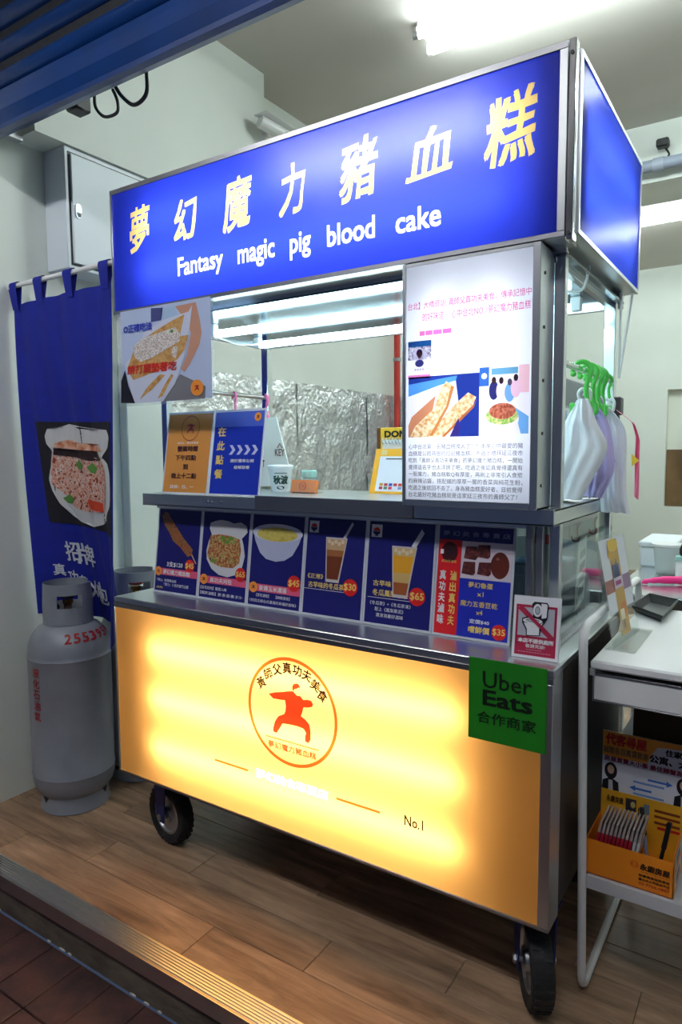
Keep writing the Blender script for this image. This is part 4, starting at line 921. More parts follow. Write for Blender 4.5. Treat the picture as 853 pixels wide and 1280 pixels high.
A.poly('slash', CR, [(.28, .70), (.36, .72), (.72, .50), (.62, .49)], 8)
A.text('lettering', WHT, '本店不提供廁所', box=(.13, .25, .90, .325), l=3, bold=.05); A.text('lettering', WHT, '敬請見諒!', box=(.30, .175, .72, .235), l=3, bold=.01)
for (a, b, v) in ((.32, .66, .138), (.14, .86, .098)):
    for q in range(12): A.rect('fine_print', ink(214, 150, 176), a + (b - a) * q / 12, v, a + (b - a) * (q + .7) / 12, v + .012, 3)
A.done()
# ================================================================== banner, cylinders (left)
ROD_Y, ROD_Z = .075, 2.030
t = thing('banner_rod', 'white rod carrying the blue cloth banner', 'rod', (-.33, ROD_Y, ROD_Z))
obj('bar', MB().cyl((-.648, ROD_Y, ROD_Z), (-.012, ROD_Y, ROD_Z), .0095, n=14), WHITE, t); obj('wall_cup', MB().cyl((-.65, ROD_Y, ROD_Z), (-.638, ROD_Y, ROD_Z), .018, n=14), WHITE, t)
bn = thing('cloth_banner', 'dark blue cloth banner with a bun picture hanging by loops', 'banner', (-.33, ROD_Y, .68))
ZT, ZB = 1.962, .700
def cloth(u, v, l=0):
    """u across from the wall, v = 0 at the top seam, 1 at the lower hem; lower part pushed back by the cylinder"""
    k = max(0.0, (v - .1) / .9); k2 = k ** 1.5
    xl = -.632 + .004 * k; xr = -.050 - .075 * k2
    x = xl + (xr - xl) * u
    y = ROD_Y + .185 * k2 * (sin(pi * min(1, u * 1.02)) ** .8 if 0 < u < .98 else 0) + .03 * k2 * (1 - u) + .006 * sin(u * 17 + v * 2) * (.4 + .6 * v) + .004 * sin(u * 31 - v * 4)
    zb = ZB + .03 * (1 - u) - .035 * u
    z = ZT + .014 * sin(u * pi * 3) * 0 + (zb - ZT) * v + .008 * (1 - v) * (u - .5)
    return Vector((x, y - .0008 * l, z))
m = MB().grid(lambda u, v: cloth(u, v), 44, 60); m.grid(lambda u, v: cloth(u, v) + Vector((0, .0025, 0)), 44, 60)
obj('cloth', m, CLOTH, bn, True, False)
for u in (.02, .30, .61, .955):
    c = cloth(u, 0); w2 = .026
    pts = []
    for k in range(13):
        a = -pi / 2 + 0 + 2 * pi * k / 12
        pts.append((ROD_Y + .013 * cos(a + pi), ROD_Z + .013 * sin(a + pi)))
    prof = [(c.y - .003, c.z - .02), (ROD_Y - .0135, ROD_Z - .002)] + [(ROD_Y - .0135 * cos(k * pi / 6), ROD_Z + .0135 * sin(k * pi / 6)) for k in range(1, 7)] + [(c.y + .006, c.z - .02)]
    mm = MB(); V = []
    for (yy, zz) in prof:
        wv = w2 * (.72 if abs(zz - (c.z - .02)) < 1e-6 else 1)
        V += [(c.x - wv, yy, zz), (c.x + wv, yy, zz)]
    mm.add(V, [(2 * i, 2 * i + 1, 2 * i + 3, 2 * i + 2) for i in range(len(prof) - 1)])
    obj('loop', mm, CLOTH, bn, True, False)
zt = lambda z: (z - ZT) / (ZB - ZT)
A = Art(bn, (0, 0, 0), UX, VZ, YN, mapf=lambda u, v, l: cloth(u, v, l * 1.6 + 3))
v0, v1 = zt(on(90, 527, y=.10).z), zt(on(95, 658, y=.16).z)
def bp(x, y):
    le = 110 + (y - 190) * .101; a = (x - le) / (735 - le); b = (y - 190) / 945
    return (.135 + .84 * a, v0 + (v1 - v0) * b)
for i in range(16):
    for j in range(12):
        a0, a1 = .135 + .84 * i / 16, .135 + .84 * (i + 1) / 16; b0, b1 = v0 + (v1 - v0) * j / 12, v0 + (v1 - v0) * (j + 1) / 12
        A.poly('picture_ground', ink(16, 14, 28, rough=.8), [(a0, b0), (a1, b0), (a1, b1), (a0, b1)], 0)
def fan(part, mat, pts, l):
    """polygon on the curved cloth: strips between the left and right outline"""
    ysx = sorted(set([p[1] for p in pts])); lo, hi = ysx[0], ysx[-1]; n = 40
    def span(y):
        xs = []
        for i in range(len(pts)):
            (xa, ya), (xb, yb) = pts[i], pts[(i + 1) % len(pts)]
            if (ya <= y < yb) or (yb <= y < ya): xs.append(xa + (y - ya) / (yb - ya) * (xb - xa))
        return (min(xs), max(xs)) if xs else None
    rows = [(lo + (hi - lo) * (k + .02) / (n + .04)) for k in range(n + 1)]
    sp = [(y, span(y)) for y in rows]; sp = [(y, s) for y, s in sp if s]
    for (ya, sa), (yb, sb) in zip(sp, sp[1:]):
        for q in range(12):
            A.poly(part, mat, [bp(sa[0] + (sa[1] - sa[0]) * q / 12, ya), bp(sa[0] + (sa[1] - sa[0]) * (q + 1) / 12, ya), bp(sb[0] + (sb[1] - sb[0]) * (q + 1) / 12, yb), bp(sb[0] + (sb[1] - sb[0]) * q / 12, yb)], l)
fan('bun_picture', ink(204, 206, 208, rough=.8), [(205, 245), (290, 240), (360, 208), (440, 218), (520, 243), (600, 235), (680, 250), (712, 310), (690, 400), (630, 480), (680, 520), (710, 620), (718, 760), (700, 880), (640, 990), (560, 1080), (480, 1120), (400, 1110), (330, 1060), (270, 950), (230, 820), (212, 720), (225, 600), (230, 450), (200, 390), (190, 320)], 1)
fan('filling_picture', speckle('cloth_filling', [(70, 26, 22), (196, 84, 50), (216, 196, 180), (206, 110, 80), (240, 236, 230), (120, 60, 40)], 75, 4, .8), [(235, 420), (330, 430), (450, 450), (580, 430), (640, 520), (660, 600), (660, 720), (640, 870), (590, 960), (440, 990), (350, 980), (290, 850), (230, 760), (225, 650), (235, 520)], 2)
fan('filling_picture', ink(40, 18, 24, rough=.8), [(240, 430), (330, 432), (450, 455), (580, 432), (620, 510), (520, 520), (400, 500), (300, 490), (240, 490)], 3)
fan('filling_picture', ink(206, 66, 36, rough=.8), [(470, 860), (590, 880), (585, 960), (480, 955), (455, 900)], 3)
for (x, y) in ((425, 560), (535, 580), (320, 890)): fan('herb_picture', ink(84, 140, 60, rough=.8), [(x - 35, y), (x, y - 45), (x + 35, y), (x + 10, y + 45), (x - 15, y + 40)], 4)
fan('bun_sauce', speckle('cloth_sauce', [(190, 96, 50), (222, 170, 140), (206, 206, 206)], 22, 2, .8), [(245, 380), (350, 345), (480, 380), (610, 370), (640, 430), (580, 440), (450, 450), (330, 430), (240, 420)], 2)
LW = pm('cloth_white', srgb(206, 210, 222), .8)
def on_cloth(px, py):
    q = on(px, py, y=.16); v = zt(q.z)
    for _ in range(6):
        best = min((abs(proj_x(cloth(u / 60, v)) - px), u / 60) for u in range(61))[1]; c = cloth(best, v)
        q = on(px, py, y=c.y); v = zt(q.z) + 0 * best
    return best, v
def proj_x(p):
    d = Vector(p) - CAM; return 426.5 + F * d.dot(rgt) / d.dot(fwd)
for ch, (x0, y0, x1, y1) in zip('招牌真功夫刈包', [(86, 679, 98, 704), (98, 682, 117, 707), (68, 709, 81, 724), (90, 716, 98, 734), (100, 721, 108, 733), (116, 727, 125, 750), (127, 733, 134, 753)]):
    ua, va = on_cloth(x0, y1); ub, vb = on_cloth(x1, y0)
    A.text('banner_lettering', LW, ch, box=(ua, va, ub, vb), l=1, bold=.02)
A.done()

# ---- gas cylinders
def gas_cylinder(cx, cy, label, rich):
    t = thing('gas_cylinder', label, 'gas cylinder', (cx, cy, 0), 'gas cylinders beside the cart')
    n = 48
    prof = [(.03, .048), (.09, .050), (.126, .062), (.145, .088), (.1535, .125), (.1535, .142), (.1555, .146), (.1535, .150), (.1535, .60), (.1555, .604), (.1535, .608), (.1535, .62), (.149, .655), (.136, .688), (.112, .716), (.078, .735), (.04, .745), (.03, .746)]
    obj('tank', MB().lathe(prof, (cx, cy, 0), n), GREYPAINT, t)
    f = MB(); f.lathe([(.118, .066), (.124, .064), (.128, .012), (.131, .004), (.128, 0), (.123, .002), (.120, .012), (.116, .064)], (cx, cy, 0), n, caps=False)
    obj('foot_ring', f, GREYPAINT, t)
    v = MB()
    for a in (-93, 25, 140):
        th = radians(a); d = Vector((cos(th), sin(th), 0)); q = Vector((-sin(th), cos(th), 0)); c = Vector((cx, cy, 0)) + d * .1275
        v.prism([c + q * -.014 + Vector((0, 0, .060)), c + q * .014 + Vector((0, 0, .060)), c + Vector((0, 0, .040))], d * -.004)
    obj('vent_hole', v, BLACK, t, False)
    # collar guard: thin ring with a hand window and a notch below
    R0, T = .089, .0035; nz, na = 20, 72; z0, z1 = .722, .885
    zs = [z0 + (z1 - z0) * j / nz for j in range(nz + 1)]
    def solid(i, j):
        a = (i + .5) * 360 / na; a = (a + 180) % 360 - 180; z = (zs[j] + zs[j + 1]) / 2
        if -62 < a < -2 and .795 < z < .846: return False
        if 120 < a < 178 and .795 < z < .846: return False
        if -74 < a < 0 and z < .732: return False
        if 40 < a < 86 and z > .862: return False
        return True
    g = MB(); ids = {}
    def vid(i, j, s):
        k = (i % na, j, s)
        if k not in ids:
            th = 2 * pi * (i % na) / na; r = R0 + (T if s else 0); fl_ = .004 * max(0, (zs[j] - .80)) / .08
            ids[k] = len(g.v); g.v.append((cx + (r - fl_) * cos(th), cy + (r - fl_) * sin(th), zs[j]))
        return ids[k]
    for i in range(na):
        for j in range(nz):
            if not solid(i, j): continue
            g.f.append((vid(i, j, 1), vid(i + 1, j, 1), vid(i + 1, j + 1, 1), vid(i, j + 1, 1))); g.f.append((vid(i, j, 0), vid(i, j + 1, 0), vid(i + 1, j + 1, 0), vid(i + 1, j, 0)))
            for (di, dj, e) in ((-1, 0, ((i, j), (i, j + 1))), (1, 0, ((i + 1, j), (i + 1, j + 1))), (0, -1, ((i, j), (i + 1, j))), (0, 1, ((i, j + 1), (i + 1, j + 1)))):
                jj = j + dj
                if jj < 0 or jj >= nz or not solid((i + di) % na, jj):
                    (a, b), (c, d) = e; g.f.append((vid(a, b, 0), vid(a, b, 1), vid(c, d, 1), vid(c, d, 0)))
    obj('collar_guard', g, GREYPAINT, t)
    vv = MB().cyl((cx, cy, .744), (cx, cy, .80), .017, .014, 14).cyl((cx, cy, .80), (cx, cy, .815), .02, n=6).cyl((cx, cy, .785), (cx + .045, cy - .03, .785), .011, n=12)
    o = obj('valve', vv, pm('valve_brass', srgb(150, 110, 60), .35, metal=.9), t)
    obj('valve_wheel', MB().lathe([(.026, .822), (.031, .826), (.031, .838), (.026, .842), (.008, .842)], (cx, cy, 0), 18), BLACK if rich else pm('valve_red', srgb(150, 40, 30), .5), o)
    obj('regulator', MB().cyl((cx + .045, cy - .03, .785), (cx + .070, cy - .047, .785), .016, n=12), pm('regulator_dark', srgb(62, 40, 34), .5), o)
    obj('valve_nut', MB().ball((cx - .02, cy - .045, .79), .02, .018, .016), pm('regulator_dark', (0, 0, 0)), o)
    if rich:
        A = Art(t, (0, 0, 0), UX, VZ, YN)
        sh_ = [(.1535, .62), (.149, .655), (.136, .688), (.112, .716), (.078, .735)]
        cum = [0]
        for p, q in zip(sh_, sh_[1:]): cum.append(cum[-1] + math.hypot(q[0] - p[0], q[1] - p[1]))
        def dome(u, v, l):
            for k in range(4):
                if v <= cum[k + 1] or k == 3:
                    s = (v - cum[k]) / (cum[k + 1] - cum[k]); r = sh_[k][0] + s * (sh_[k + 1][0] - sh_[k][0]); z = sh_[k][1] + s * (sh_[k + 1][1] - sh_[k][1]); break
            return Vector((cx + (r + .0016) * cos(u), cy + (r + .0016) * sin(u), z + .0016))
        A.mapf = dome
        for k, ch in enumerate('2553959'):
            a = radians(-42 + k * 13.5); A.text('number_stencil', REDPAINT, ch, box=(a, .052, a + radians(10.5), .092), bold=.03, l=1)
        def side(u, v, l): return Vector((cx + .1552 * cos(u), cy + .1552 * sin(u), v))
        A.mapf = side
        for k, ch in enumerate('液化石油氣'):
            A.text('gas_stencil', REDPAINT, ch, box=(radians(-94), .545 - k * .042, radians(-80), .545 - k * .042 + .036), bold=.02, l=1)
        A.done()
    return t
gas_cylinder(-.418, .109, 'grey gas cylinder standing in front of the blue banner', True)
gas_cylinder(-.405, .432, 'second grey gas cylinder half hidden behind the cart corner', False)
# ================================================================== white trolley on the right
TX = 1.545
tr = thing('trolley', 'white metal trolley with open shelves beside the cart', 'trolley', (1.78, .47, 0))
def side_frame(x):
    def rad(pts, r=.05):
        out = []
        P = [Vector(p) for p in pts]
        for i, p in enumerate(P):
            if i in (0, len(P) - 1): out.append(p); continue
            a = (P[i - 1] - p).normalized() * r; b = (P[i + 1] - p).normalized() * r
            out += [p + a * ((1 - k / 6) ** 2) + b * ((k / 6) ** 2) for k in range(7)]
        return out
    return MB().tube(rad([(x, .80, .45), (x, .80, .012), (x, .190, .012), (x, .118, .968), (x, .82, .975), (x, .80, .45)]), .0105, 12)
obj('side_frame', side_frame(TX - .012), WHITE, tr); obj('side_frame', side_frame(2.05), WHITE, tr)
obj('top_shelf', MB().box(TX - .002, 2.04, .150, .815, .862, .884, .005), WHITE, tr)
obj('lower_shelf', MB().box(TX - .004, 2.04, .175, .81, .318, .332, .003).box(TX - .004, 2.04, .172, .177, .300, .334, .001), pm('shelf_grey', srgb(196, 198, 202), .4), tr)
obj('middle_shelf', MB().box(TX, 2.04, .40, .81, .555, .567, .002), pm('shelf_grey', (1, 1, 1)), tr)
d = obj('drawer', MB().box(TX + .004, 2.03, .166, .178, .784, .845, .002), WHITE, tr)
obj('drawer_trim', MB().box(TX + .002, 2.03, .163, .180, .845, .851, .001).box(TX + .001, TX + .005, .163, .18, .78, .851, .001).box(TX + .002, 2.03, .163, .18, .7805, .7845, .001), DARKSTEEL, d)
obj('drawer_side', MB().box(TX + .006, TX + .010, .178, .75, .78, .845).box(TX + .006, 2.02, .178, .75, .780, .783), BLACK, d, False)
obj('back_panel', MB().box(TX, 2.04, .792, .797, .335, .862), pm('trolley_back', srgb(40, 28, 26), .6, var=.2, scale=6, stretch=(8, 1, 1)), tr, False)
obj('clip', MB().box(TX - .004, TX + .008, .155, .175, .845, .862, .001), STEEL, tr)
# black tray on the trolley
p = on(803, 778, z=.886)
t = thing('serving_tray', 'small black serving tray on the white trolley', 'tray', (1.60, .70, .884))
def tray(u_, v_): return None
q = [on(791, 765, z=.886), on(828, 779, z=.886), on(847, 758, z=.886), on(812, 750, z=.886)]
cen = sum(q, Vector()) / 4
def ringq(s, z): return [Vector((cen.x + (c.x - cen.x) * s, cen.y + (c.y - cen.y) * s, z)) for c in q]
V = ringq(.80, .8850) + ringq(1.0, .905) + ringq(1.03, .9055) + ringq(1.03, .902) + ringq(.84, .8842)
f_ = [(0, 1, 2, 3), (16, 17, 18, 19)]
for k in range(4):
    for i in range(4): f_.append((k * 4 + i, k * 4 + (i + 1) % 4, (k + 1) * 4 + (i + 1) % 4, (k + 1) * 4 + i))
m = MB().add(V, f_); obj('dish', m, pm('tray_black', srgb(26, 27, 32), .3), t, False)
obj('rim', MB().tube(ringq(1.02, .906), .003, 6, closed=True), pm('tray_black', (0, 0, 0)), t)
# acrylic card stand with the brochure
a_ = on(765, 806, z=.886); b_ = on(797, 787, z=.886)
O = Vector((1.553, .258, .885)); SU = Vector((b_.x - a_.x, b_.y - a_.y, 0)).normalized(); SU = Vector((.10, 1, 0)).normalized()
SV = Vector((-.035, -.03, .225)).normalized(); SN = SU.cross(SV)
w_, h_ = .225, .285
O = Vector((1.572, .27, .885))
t = thing('card_stand', 'clear acrylic card stand with faded yellow leaflet on the trolley', 'card stand', O)
obj('base', MB().box(1.552, 1.625, .255, .255 + w_ + .03, .884, .889, .002), ACRYL, t, False)
obj('panel', MB().slab(O, SU, SV, SN, 0, 0, w_, h_, .003), ACRYL, t, False)
A = Art(t, O, SU * w_, SV * h_, SN)
A.rect('leaflet_print', ink(214, 216, 224), .06, .30, .94, .97, 1); A.rect('leaflet_print', ink(190, 150, 70), .34, .06, .66, .95, 2); A.rect('leaflet_print', ink(74, 88, 140), .36, .60, .60, .72, 3)
A.poly('leaflet_print', ink(60, 70, 120), [(.40, .60), (.52, .78), (.60, .60)], 3); A.rect('leaflet_print', ink(206, 190, 206), .34, .50, .64, .60, 4); A.rect('leaflet_print', ink(150, 40, 110), .38, .53, .58, .57, 5)
A.rect('leaflet_print', ink(160, 96, 90), .06, .48, .34, .60, 2); A.rect('leaflet_print', ink(140, 110, 140), .66, .46, .94, .60, 2); A.ell('leaflet_print', ink(220, 180, 60), .48, .90, .18, .06, 4, 14); A.ell('leaflet_print', ink(196, 150, 50), .40, .82, .12, .05, 3, 12)
A.rect('leaflet_print', ink(230, 220, 190), .40, .20, .54, .30, 3); A.rect('leaflet_print', ink(200, 120, 60), .46, .22, .62, .36, 3); A.poly('leaflet_print', ink(196, 180, 150), [(.2, .12), (.45, .26), (.6, .1)], 2)
A.done()

# ---- orange display box of leaflets on the lower shelf
BX0, BX1, BY0, BY1, BZ0 = 1.536, 1.735, .185, .345, .3335
ORG = pm('carton_orange', srgb(236, 138, 22), .55); KRAFT = pm('carton_inner', srgb(150, 110, 60), .7)
t = thing('display_box', 'open orange cardboard display box on the lower trolley shelf', 'display box', ((BX0 + BX1) / 2, (BY0 + BY1) / 2, BZ0))
H1 = .088
obj('tray', MB().box(BX0, BX1, BY0, BY0 + .002, BZ0, BZ0 + H1).box(BX0, BX0 + .002, BY0, BY1, BZ0, BZ0 + H1).box(BX1 - .002, BX1, BY0, BY1, BZ0, BZ0 + H1 + .02).box(BX0, BX1, BY0, BY1, BZ0, BZ0 + .002), ORG, t, False)
obj('header', MB().box(BX0, BX1, BY1 - .002, BY1, BZ0, BZ0 + .150), pm('carton_yellow', srgb(236, 176, 44), .5, var=.15, scale=12), t, False)
A = Art(t, (BX0, BY0, BZ0), UX * (BX1 - BX0), VZ * H1, YN)
BRN = ink(60, 36, 20)
A.ring('logo', ink(206, 60, 26), .57, .66, .045, .105, .012, 1, 20); A.ring('logo', ink(206, 60, 26), .57, .66, .025, .058, .010, 1, 16)
A.text('lettering', BRN, '永慶房屋', box=(.63, .55, .96, .74), bold=.05, l=1); A.text('lettering', BRN, 'yungching.com.tw', box=(.64, .48, .96, .525), l=1)
A.text('lettering', BRN, '誠實購屋服務專線', box=(.62, .36, .96, .44), l=1, bold=.02); A.text('lettering', BRN, '臺北市大同區延平店', box=(.62, .25, .96, .33), l=1, bold=.02); A.text('lettering', ink(180, 40, 20), '02-7704-0887', box=(.62, .13, .96, .21), l=1, bold=.02); A.rect('bottom_edge', ink(170, 40, 26), 0, 0, 1, .02, 1)
A.done()
A = Art(t, (BX1, BY0, BZ0), Vector((0, BY1 - BY0, 0)), VZ * (H1 + .02), UX)
for v in (.12, .55): A.rect('side_print', ink(214, 200, 180), .12, v, .8, v + .32, 1); A.rect('side_print', BRN, .2, v + .06, .6, v + .26, 2)
A.done()
A = Art(t, (BX0, BY1 - .002, BZ0 + .150 - .075), UX * (BX1 - BX0), VZ * .075, YN)
A.text('lettering', BRN, '永慶房屋', box=(.07, .58, .28, .82), bold=.03, l=1); A.rect('header_photo', ink(50, 50, 60), .31, .42, .44, .86, 1); A.ell('header_photo', ink(200, 190, 120), .40, .66, .03, .12, 2, 10); A.rect('header_photo', ink(120, 140, 150), .53, .44, .60, .80, 1)
for v in (.62, .42, .20): A.rect('lettering', ink(130, 60, 30), .66, v, .96, v + .09, 1)
A.rect('red_band', ink(196, 40, 36), .70, .02, .98, .12, 1)
A.done()
# wrapped tissue packs standing in the box, each its own
ORD = 'first second third fourth fifth sixth seventh eighth ninth'.split()
for k in range(11):
    x = BX0 + .008 + k * .0092; lean = .022
    o = thing('tissue_pack', (ORD[k] + ' red edged leaflet pack from the trolley post in the orange box' if k < 9 else ['first', 'last'][k - 9] + ' of two pale leaflet packs beside the red edged ones'), 'leaflet pack', (x, .25, BZ0 + .003), 'wrapped packs in the orange box')
    P_ = lambda z0, z1, g: [Vector((x + g, .197 + g, z0)), Vector((x + .0065 - g, .197 + g, z0)), Vector((x + .0065 - g, .29 - g, z0)), Vector((x + g, .29 - g, z0))]
    zz0, zz1, zz2 = BZ0 + .003, BZ0 + .105, BZ0 + .135
    sh_ = Vector((lean * .75, 0, 0)); sh2 = Vector((lean, 0, 0))
    a = P_(zz0, 0, 0); b = [p + sh_ + Vector((0, 0, zz1 - zz0)) for p in P_(zz0, 0, 0)]; c = [p + sh2 + Vector((0, 0, zz2 - zz0)) for p in P_(zz0, 0, .001)]
    fq = [(0, 1, 2, 3), (4, 5, 6, 7), (0, 1, 5, 4), (1, 2, 6, 5), (2, 3, 7, 6), (3, 0, 4, 7)]
    obj('pack', MB().add(a + b, fq), ink(170, 26, 50) if k < 9 else ink(206, 206, 206), o, False)
    obj('wrapper', MB().add([p + Vector((0, 0, .0005)) for p in b] + c, fq), pm('wrapper_film', srgb(170, 160, 156), .25), o, False)
for k, (x, y, tx, c) in enumerate(((1.665, .28, -.02, (30, 60, 120)), (1.690, .24, .025, (24, 26, 34)))):
    o = thing('pen', ['black capped ballpoint pen with pale barrel in the orange box', 'all dark ballpoint pen leaning at the corner of the orange box'][k], 'pen', (x, y, BZ0 + .003))
    b0 = Vector((x, y, BZ0 + .004)); b1 = Vector((x + tx, y + .01, BZ0 + .15))
    obj('barrel', MB().cyl(b0, b0.lerp(b1, .55), .0045, n=10), ink(150, 180, 214) if k == 0 else BLACK, o); obj('cap', MB().cyl(b0.lerp(b1, .55), b1, .006, .0055, n=10).box(b1.x - .008, b1.x - .0055, b1.y - .002, b1.y + .002, b1.z - .05, b1.z - .004), BLACK, o)
# agency flyer board behind it
O = Vector((1.535, .352, .462)); w_, h_ = .245, .178
t = thing('flyer_board', 'white and orange house hunting flyer board behind the orange box', 'flyer', (1.65, .352, .3335))
obj('board', MB().box(1.535, 1.78, .352, .355, .3335, .64), pm('flyer_white', srgb(226, 228, 238), .35), t, False)
A = Art(t, O, UX * w_, VZ * h_, YN)
A.poly('flyer_print', ink(240, 160, 60), [(0, 1), (1, 1), (1, .93), (.70, .92), (.55, .90), (.50, .80), (.45, .62), (0, .62)], 1)
A.text('lettering', ink(206, 40, 34), '代客尋屋', box=(.03, .80, .44, .975), bold=.05); A.text('lettering', ink(120, 100, 70), '誠徵各百萬貸款屋', box=(.01, .665, .46, .775), bold=.02)
A.text('lettering', BK, '住家', box=(.62, .80, .78, .90), bold=.05); A.text('lettering', BK, '公寓、大樓', box=(.47, .66, .93, .78), bold=.05); A.text('lettering', ink(150, 30, 70), '房屋買賣大小事 最佳歸聲為您服務', box=(.02, .545, .98, .625), bold=.03)
for (u, fl_, pn) in ((.09, 1, 'portrait'), (.80, -1, 'second_portrait')):
    A.ell(pn, ink(30, 24, 30), u, .40, .065, .13, 2, 16); A.ell(pn, ink(206, 168, 150), u, .42, .035, .07, 3, 14); A.poly(pn, ink(26, 26, 34), [(u - .09, .06), (u + .09, .06), (u + .08, .24), (u, .30), (u - .08, .24)], 3); A.poly(pn, ink(200, 200, 210), [(u - .02, .06), (u + .03, .06), (u + .02, .26), (u - .02, .26)], 4)
A.text('lettering', ink(70, 120, 206), '陳雅珍→', box=(.42, .36, .70, .46), bold=.03) if False else A.poly('arrow', ink(70, 120, 206), [(.46, .40), (.64, .40), (.64, .43), (.70, .385), (.64, .34), (.64, .37), (.46, .37)], 1)
A.poly('arrow', ink(70, 120, 206), [(.50, .23), (.34, .23), (.34, .26), (.28, .215), (.34, .17), (.34, .20), (.50, .20)], 1)
for v in (.30, .12): A.rect('phone_print', ink(120, 160, 220), .32, v, .62, v + .03, 1)
A.rect('black_boxes', BK, .36, .02, .46, .08, 1); A.rect('black_boxes', BK, .48, .01, .58, .07, 1); A.rect('black_boxes', BK, .60, 0, .68, .06, 1); A.ell('red_curl', ink(206, 60, 80), .06, .04, .05, .03, 1, 10)
A.done()
# brown carton at the back of the lower shelf
t = thing('carton', 'dark brown cardboard carton behind the flyer board', 'carton', (1.80, .60, .3335))
obj('box', MB().box(1.60, 1.98, .40, .78, .569, .755, .002), pm('carton_brown', srgb(84, 60, 32), .8, var=.1, scale=8), t, False); obj('flap', MB().slab(Vector((1.60, .40, .755)), UX, Vector((0, 1, .05)).normalized(), Vector((0, -.05, 1)).normalized(), 0, 0, .38, .14, -.003), pm('carton_brown', (0, 0, 0)), t, False)
# ================================================================== things on the cart shelf
ZS = 1.2435
def cup(x, y):
    t = thing('paper_cup', 'white lidded paper cup with dark green characters on the shelf', 'cup', (x, y, ZS))
    obj('wall', MB().lathe([(.030, ZS), (.031, ZS + .003), (.0415, ZS + .080), (.043, ZS + .082)], (x, y, 0), 28), WHITE, t)
    obj('lid', MB().lathe([(.0445, ZS + .079), (.046, ZS + .083), (.046, ZS + .090), (.041, ZS + .094), (.038, ZS + .092), (.01, ZS + .092)], (x, y, 0), 28), WHITE, t)
    az = math.atan2(CAM.y - y, CAM.x - x)
    A = Art(t, (0, 0, 0), UX, VZ, YN, mapf=lambda u, v, l: Vector((x + (.0313 + .0102 * (v - ZS - .003) / .077 + .0008) * cos(az + u), y + (.0313 + .0102 * (v - ZS - .003) / .077 + .0008) * sin(az + u), v)))
    A.text('lettering', ink(24, 70, 60), '秋波', box=(-.72, ZS + .027, .75, ZS + .058), bold=.05, l=1)
    A.ell('green_mark', ink(20, 60, 50), 0, ZS + .015, .42, .006, 1, 16); A.rect('green_mark', ink(90, 120, 110), -.55, ZS + .064, .6, ZS + .067, 1, 6)
    A.done()
cup(.425, .39)
x, y = .528, .42
t = thing('spice_jar', 'small frosted jar with mint green lid behind the orange cards', 'jar', (x, y, ZS))
obj('glass', MB().lathe([(.022, ZS), (.024, ZS + .004), (.024, ZS + .045), (.020, ZS + .05)], (x, y, 0), 22), pm('jar_frost', srgb(206, 220, 216), .3), t); obj('lid', MB().lathe([(.026, ZS + .05), (.027, ZS + .054), (.027, ZS + .072), (.024, ZS + .075)], (x, y, 0), 22), pm('mint_lid', srgb(160, 206, 196), .4), t)
t = thing('card_box', 'clear holder with orange business cards in front of the jar', 'card holder', (.545, .36, ZS))
obj('holder', MB().box(.490, .603, .345, .349, ZS, ZS + .038).box(.490, .603, .395, .399, ZS, ZS + .05).box(.490, .603, .345, .399, ZS, ZS + .002), ACRYL, t, False)
obj('cards', MB().slab(Vector((.496, .352, ZS + .003)), UX, Vector((0, .25, 1)).normalized(), UX.cross(Vector((0, .25, 1)).normalized()), 0, 0, .10, .042, .02), ink(236, 132, 70), t, False)
A = Art(t, (.496, .352, ZS + .003), UX * .10, Vector((0, .25, 1)).normalized() * .042, UX.cross(Vector((0, .25, 1)).normalized()))
A.ring('card_print', ink(190, 60, 40), .5, .5, .15, .36, .04, 1, 20); A.poly('card_print', ink(190, 50, 40), [(.5 + a * .13, .5 + b * .3) for a, b in KUNG_U], 1); A.done()
# hanging kraft sleeves on pink hook
def s_hook(c, size, mat, name, label, cat='hook', ang=0.0, group=None):
    """S hook hung over a rail at c; the eye runs in the plane turned by ang about z"""
    d = Vector((cos(ang), sin(ang), 0)); up = Vector((0, 0, 1)); r = size * .17
    pts = []
    for k in range(11):
        a = radians(200 - 230 * k / 10); pts.append(c + d * (r * cos(a)) + up * (r * sin(a)))
    bot = c - up * (size * .70)
    pts.append(c + d * r * .5 - up * size * .3)
    for k in range(11):
        a = radians(50 - 240 * k / 10); pts.append(bot + d * (r * cos(a) * 1.0) + up * (r * sin(a)))
    o = thing(name, label, cat, bot - up * r, group); obj('rod', MB().tube(smooth_path(pts, 3), size * (.06 if mat.name == 'hook_pink' else .05), 8), mat, o)
    m = MB().ball(pts[0], size * .062, n=8, m=6).ball(pts[-1], size * .062, n=8, m=6); obj('ball_tip', m, mat, o)
    return o
PINKH = pm('hook_pink', srgb(240, 120, 170), .35); GREENH = pm('hook_green', srgb(88, 206, 84), .35)
s_hook(Vector((.05, .575, 1.606)), .085, PINKH, 'hook', 'pink plastic S hook over the rail behind the notices', ang=radians(-20))
s_hook(Vector((.05, .770, 1.606)), .11, PINKH, 'hook', 'pink plastic S hook nearer the rear post with sleeves below', ang=radians(-20))
t = thing('paper_sleeve', 'white and kraft paper sleeves hanging behind the cup', 'paper sleeve', (.33, .55, 1.25))
def ys_(px, py, y): q = on(px, py, y=y); return Vector(q)
pl = [ys_(329, 523, .5), ys_(345, 521, .5), ys_(363, 590, .5), ys_(360, 608, .5), ys_(322, 608, .5)]
obj('front_sleeve', MB().prism(pl, (0, .006, 0)), pm('sleeve_white', srgb(222, 218, 208), .7), t, False)
pl2 = [ys_(326, 545, .52), ys_(338, 540, .52), ys_(345, 612, .52), ys_(318, 612, .52)]
obj('rear_sleeve', MB().prism(pl2, (0, .006, 0)), pm('sleeve_kraft', srgb(206, 196, 170), .7), t, False)
A = Art(t, (0, .499, 0), UX, VZ, YN)
def g(px, py): q = on(px, py, y=.499); return (q.x, q.z)
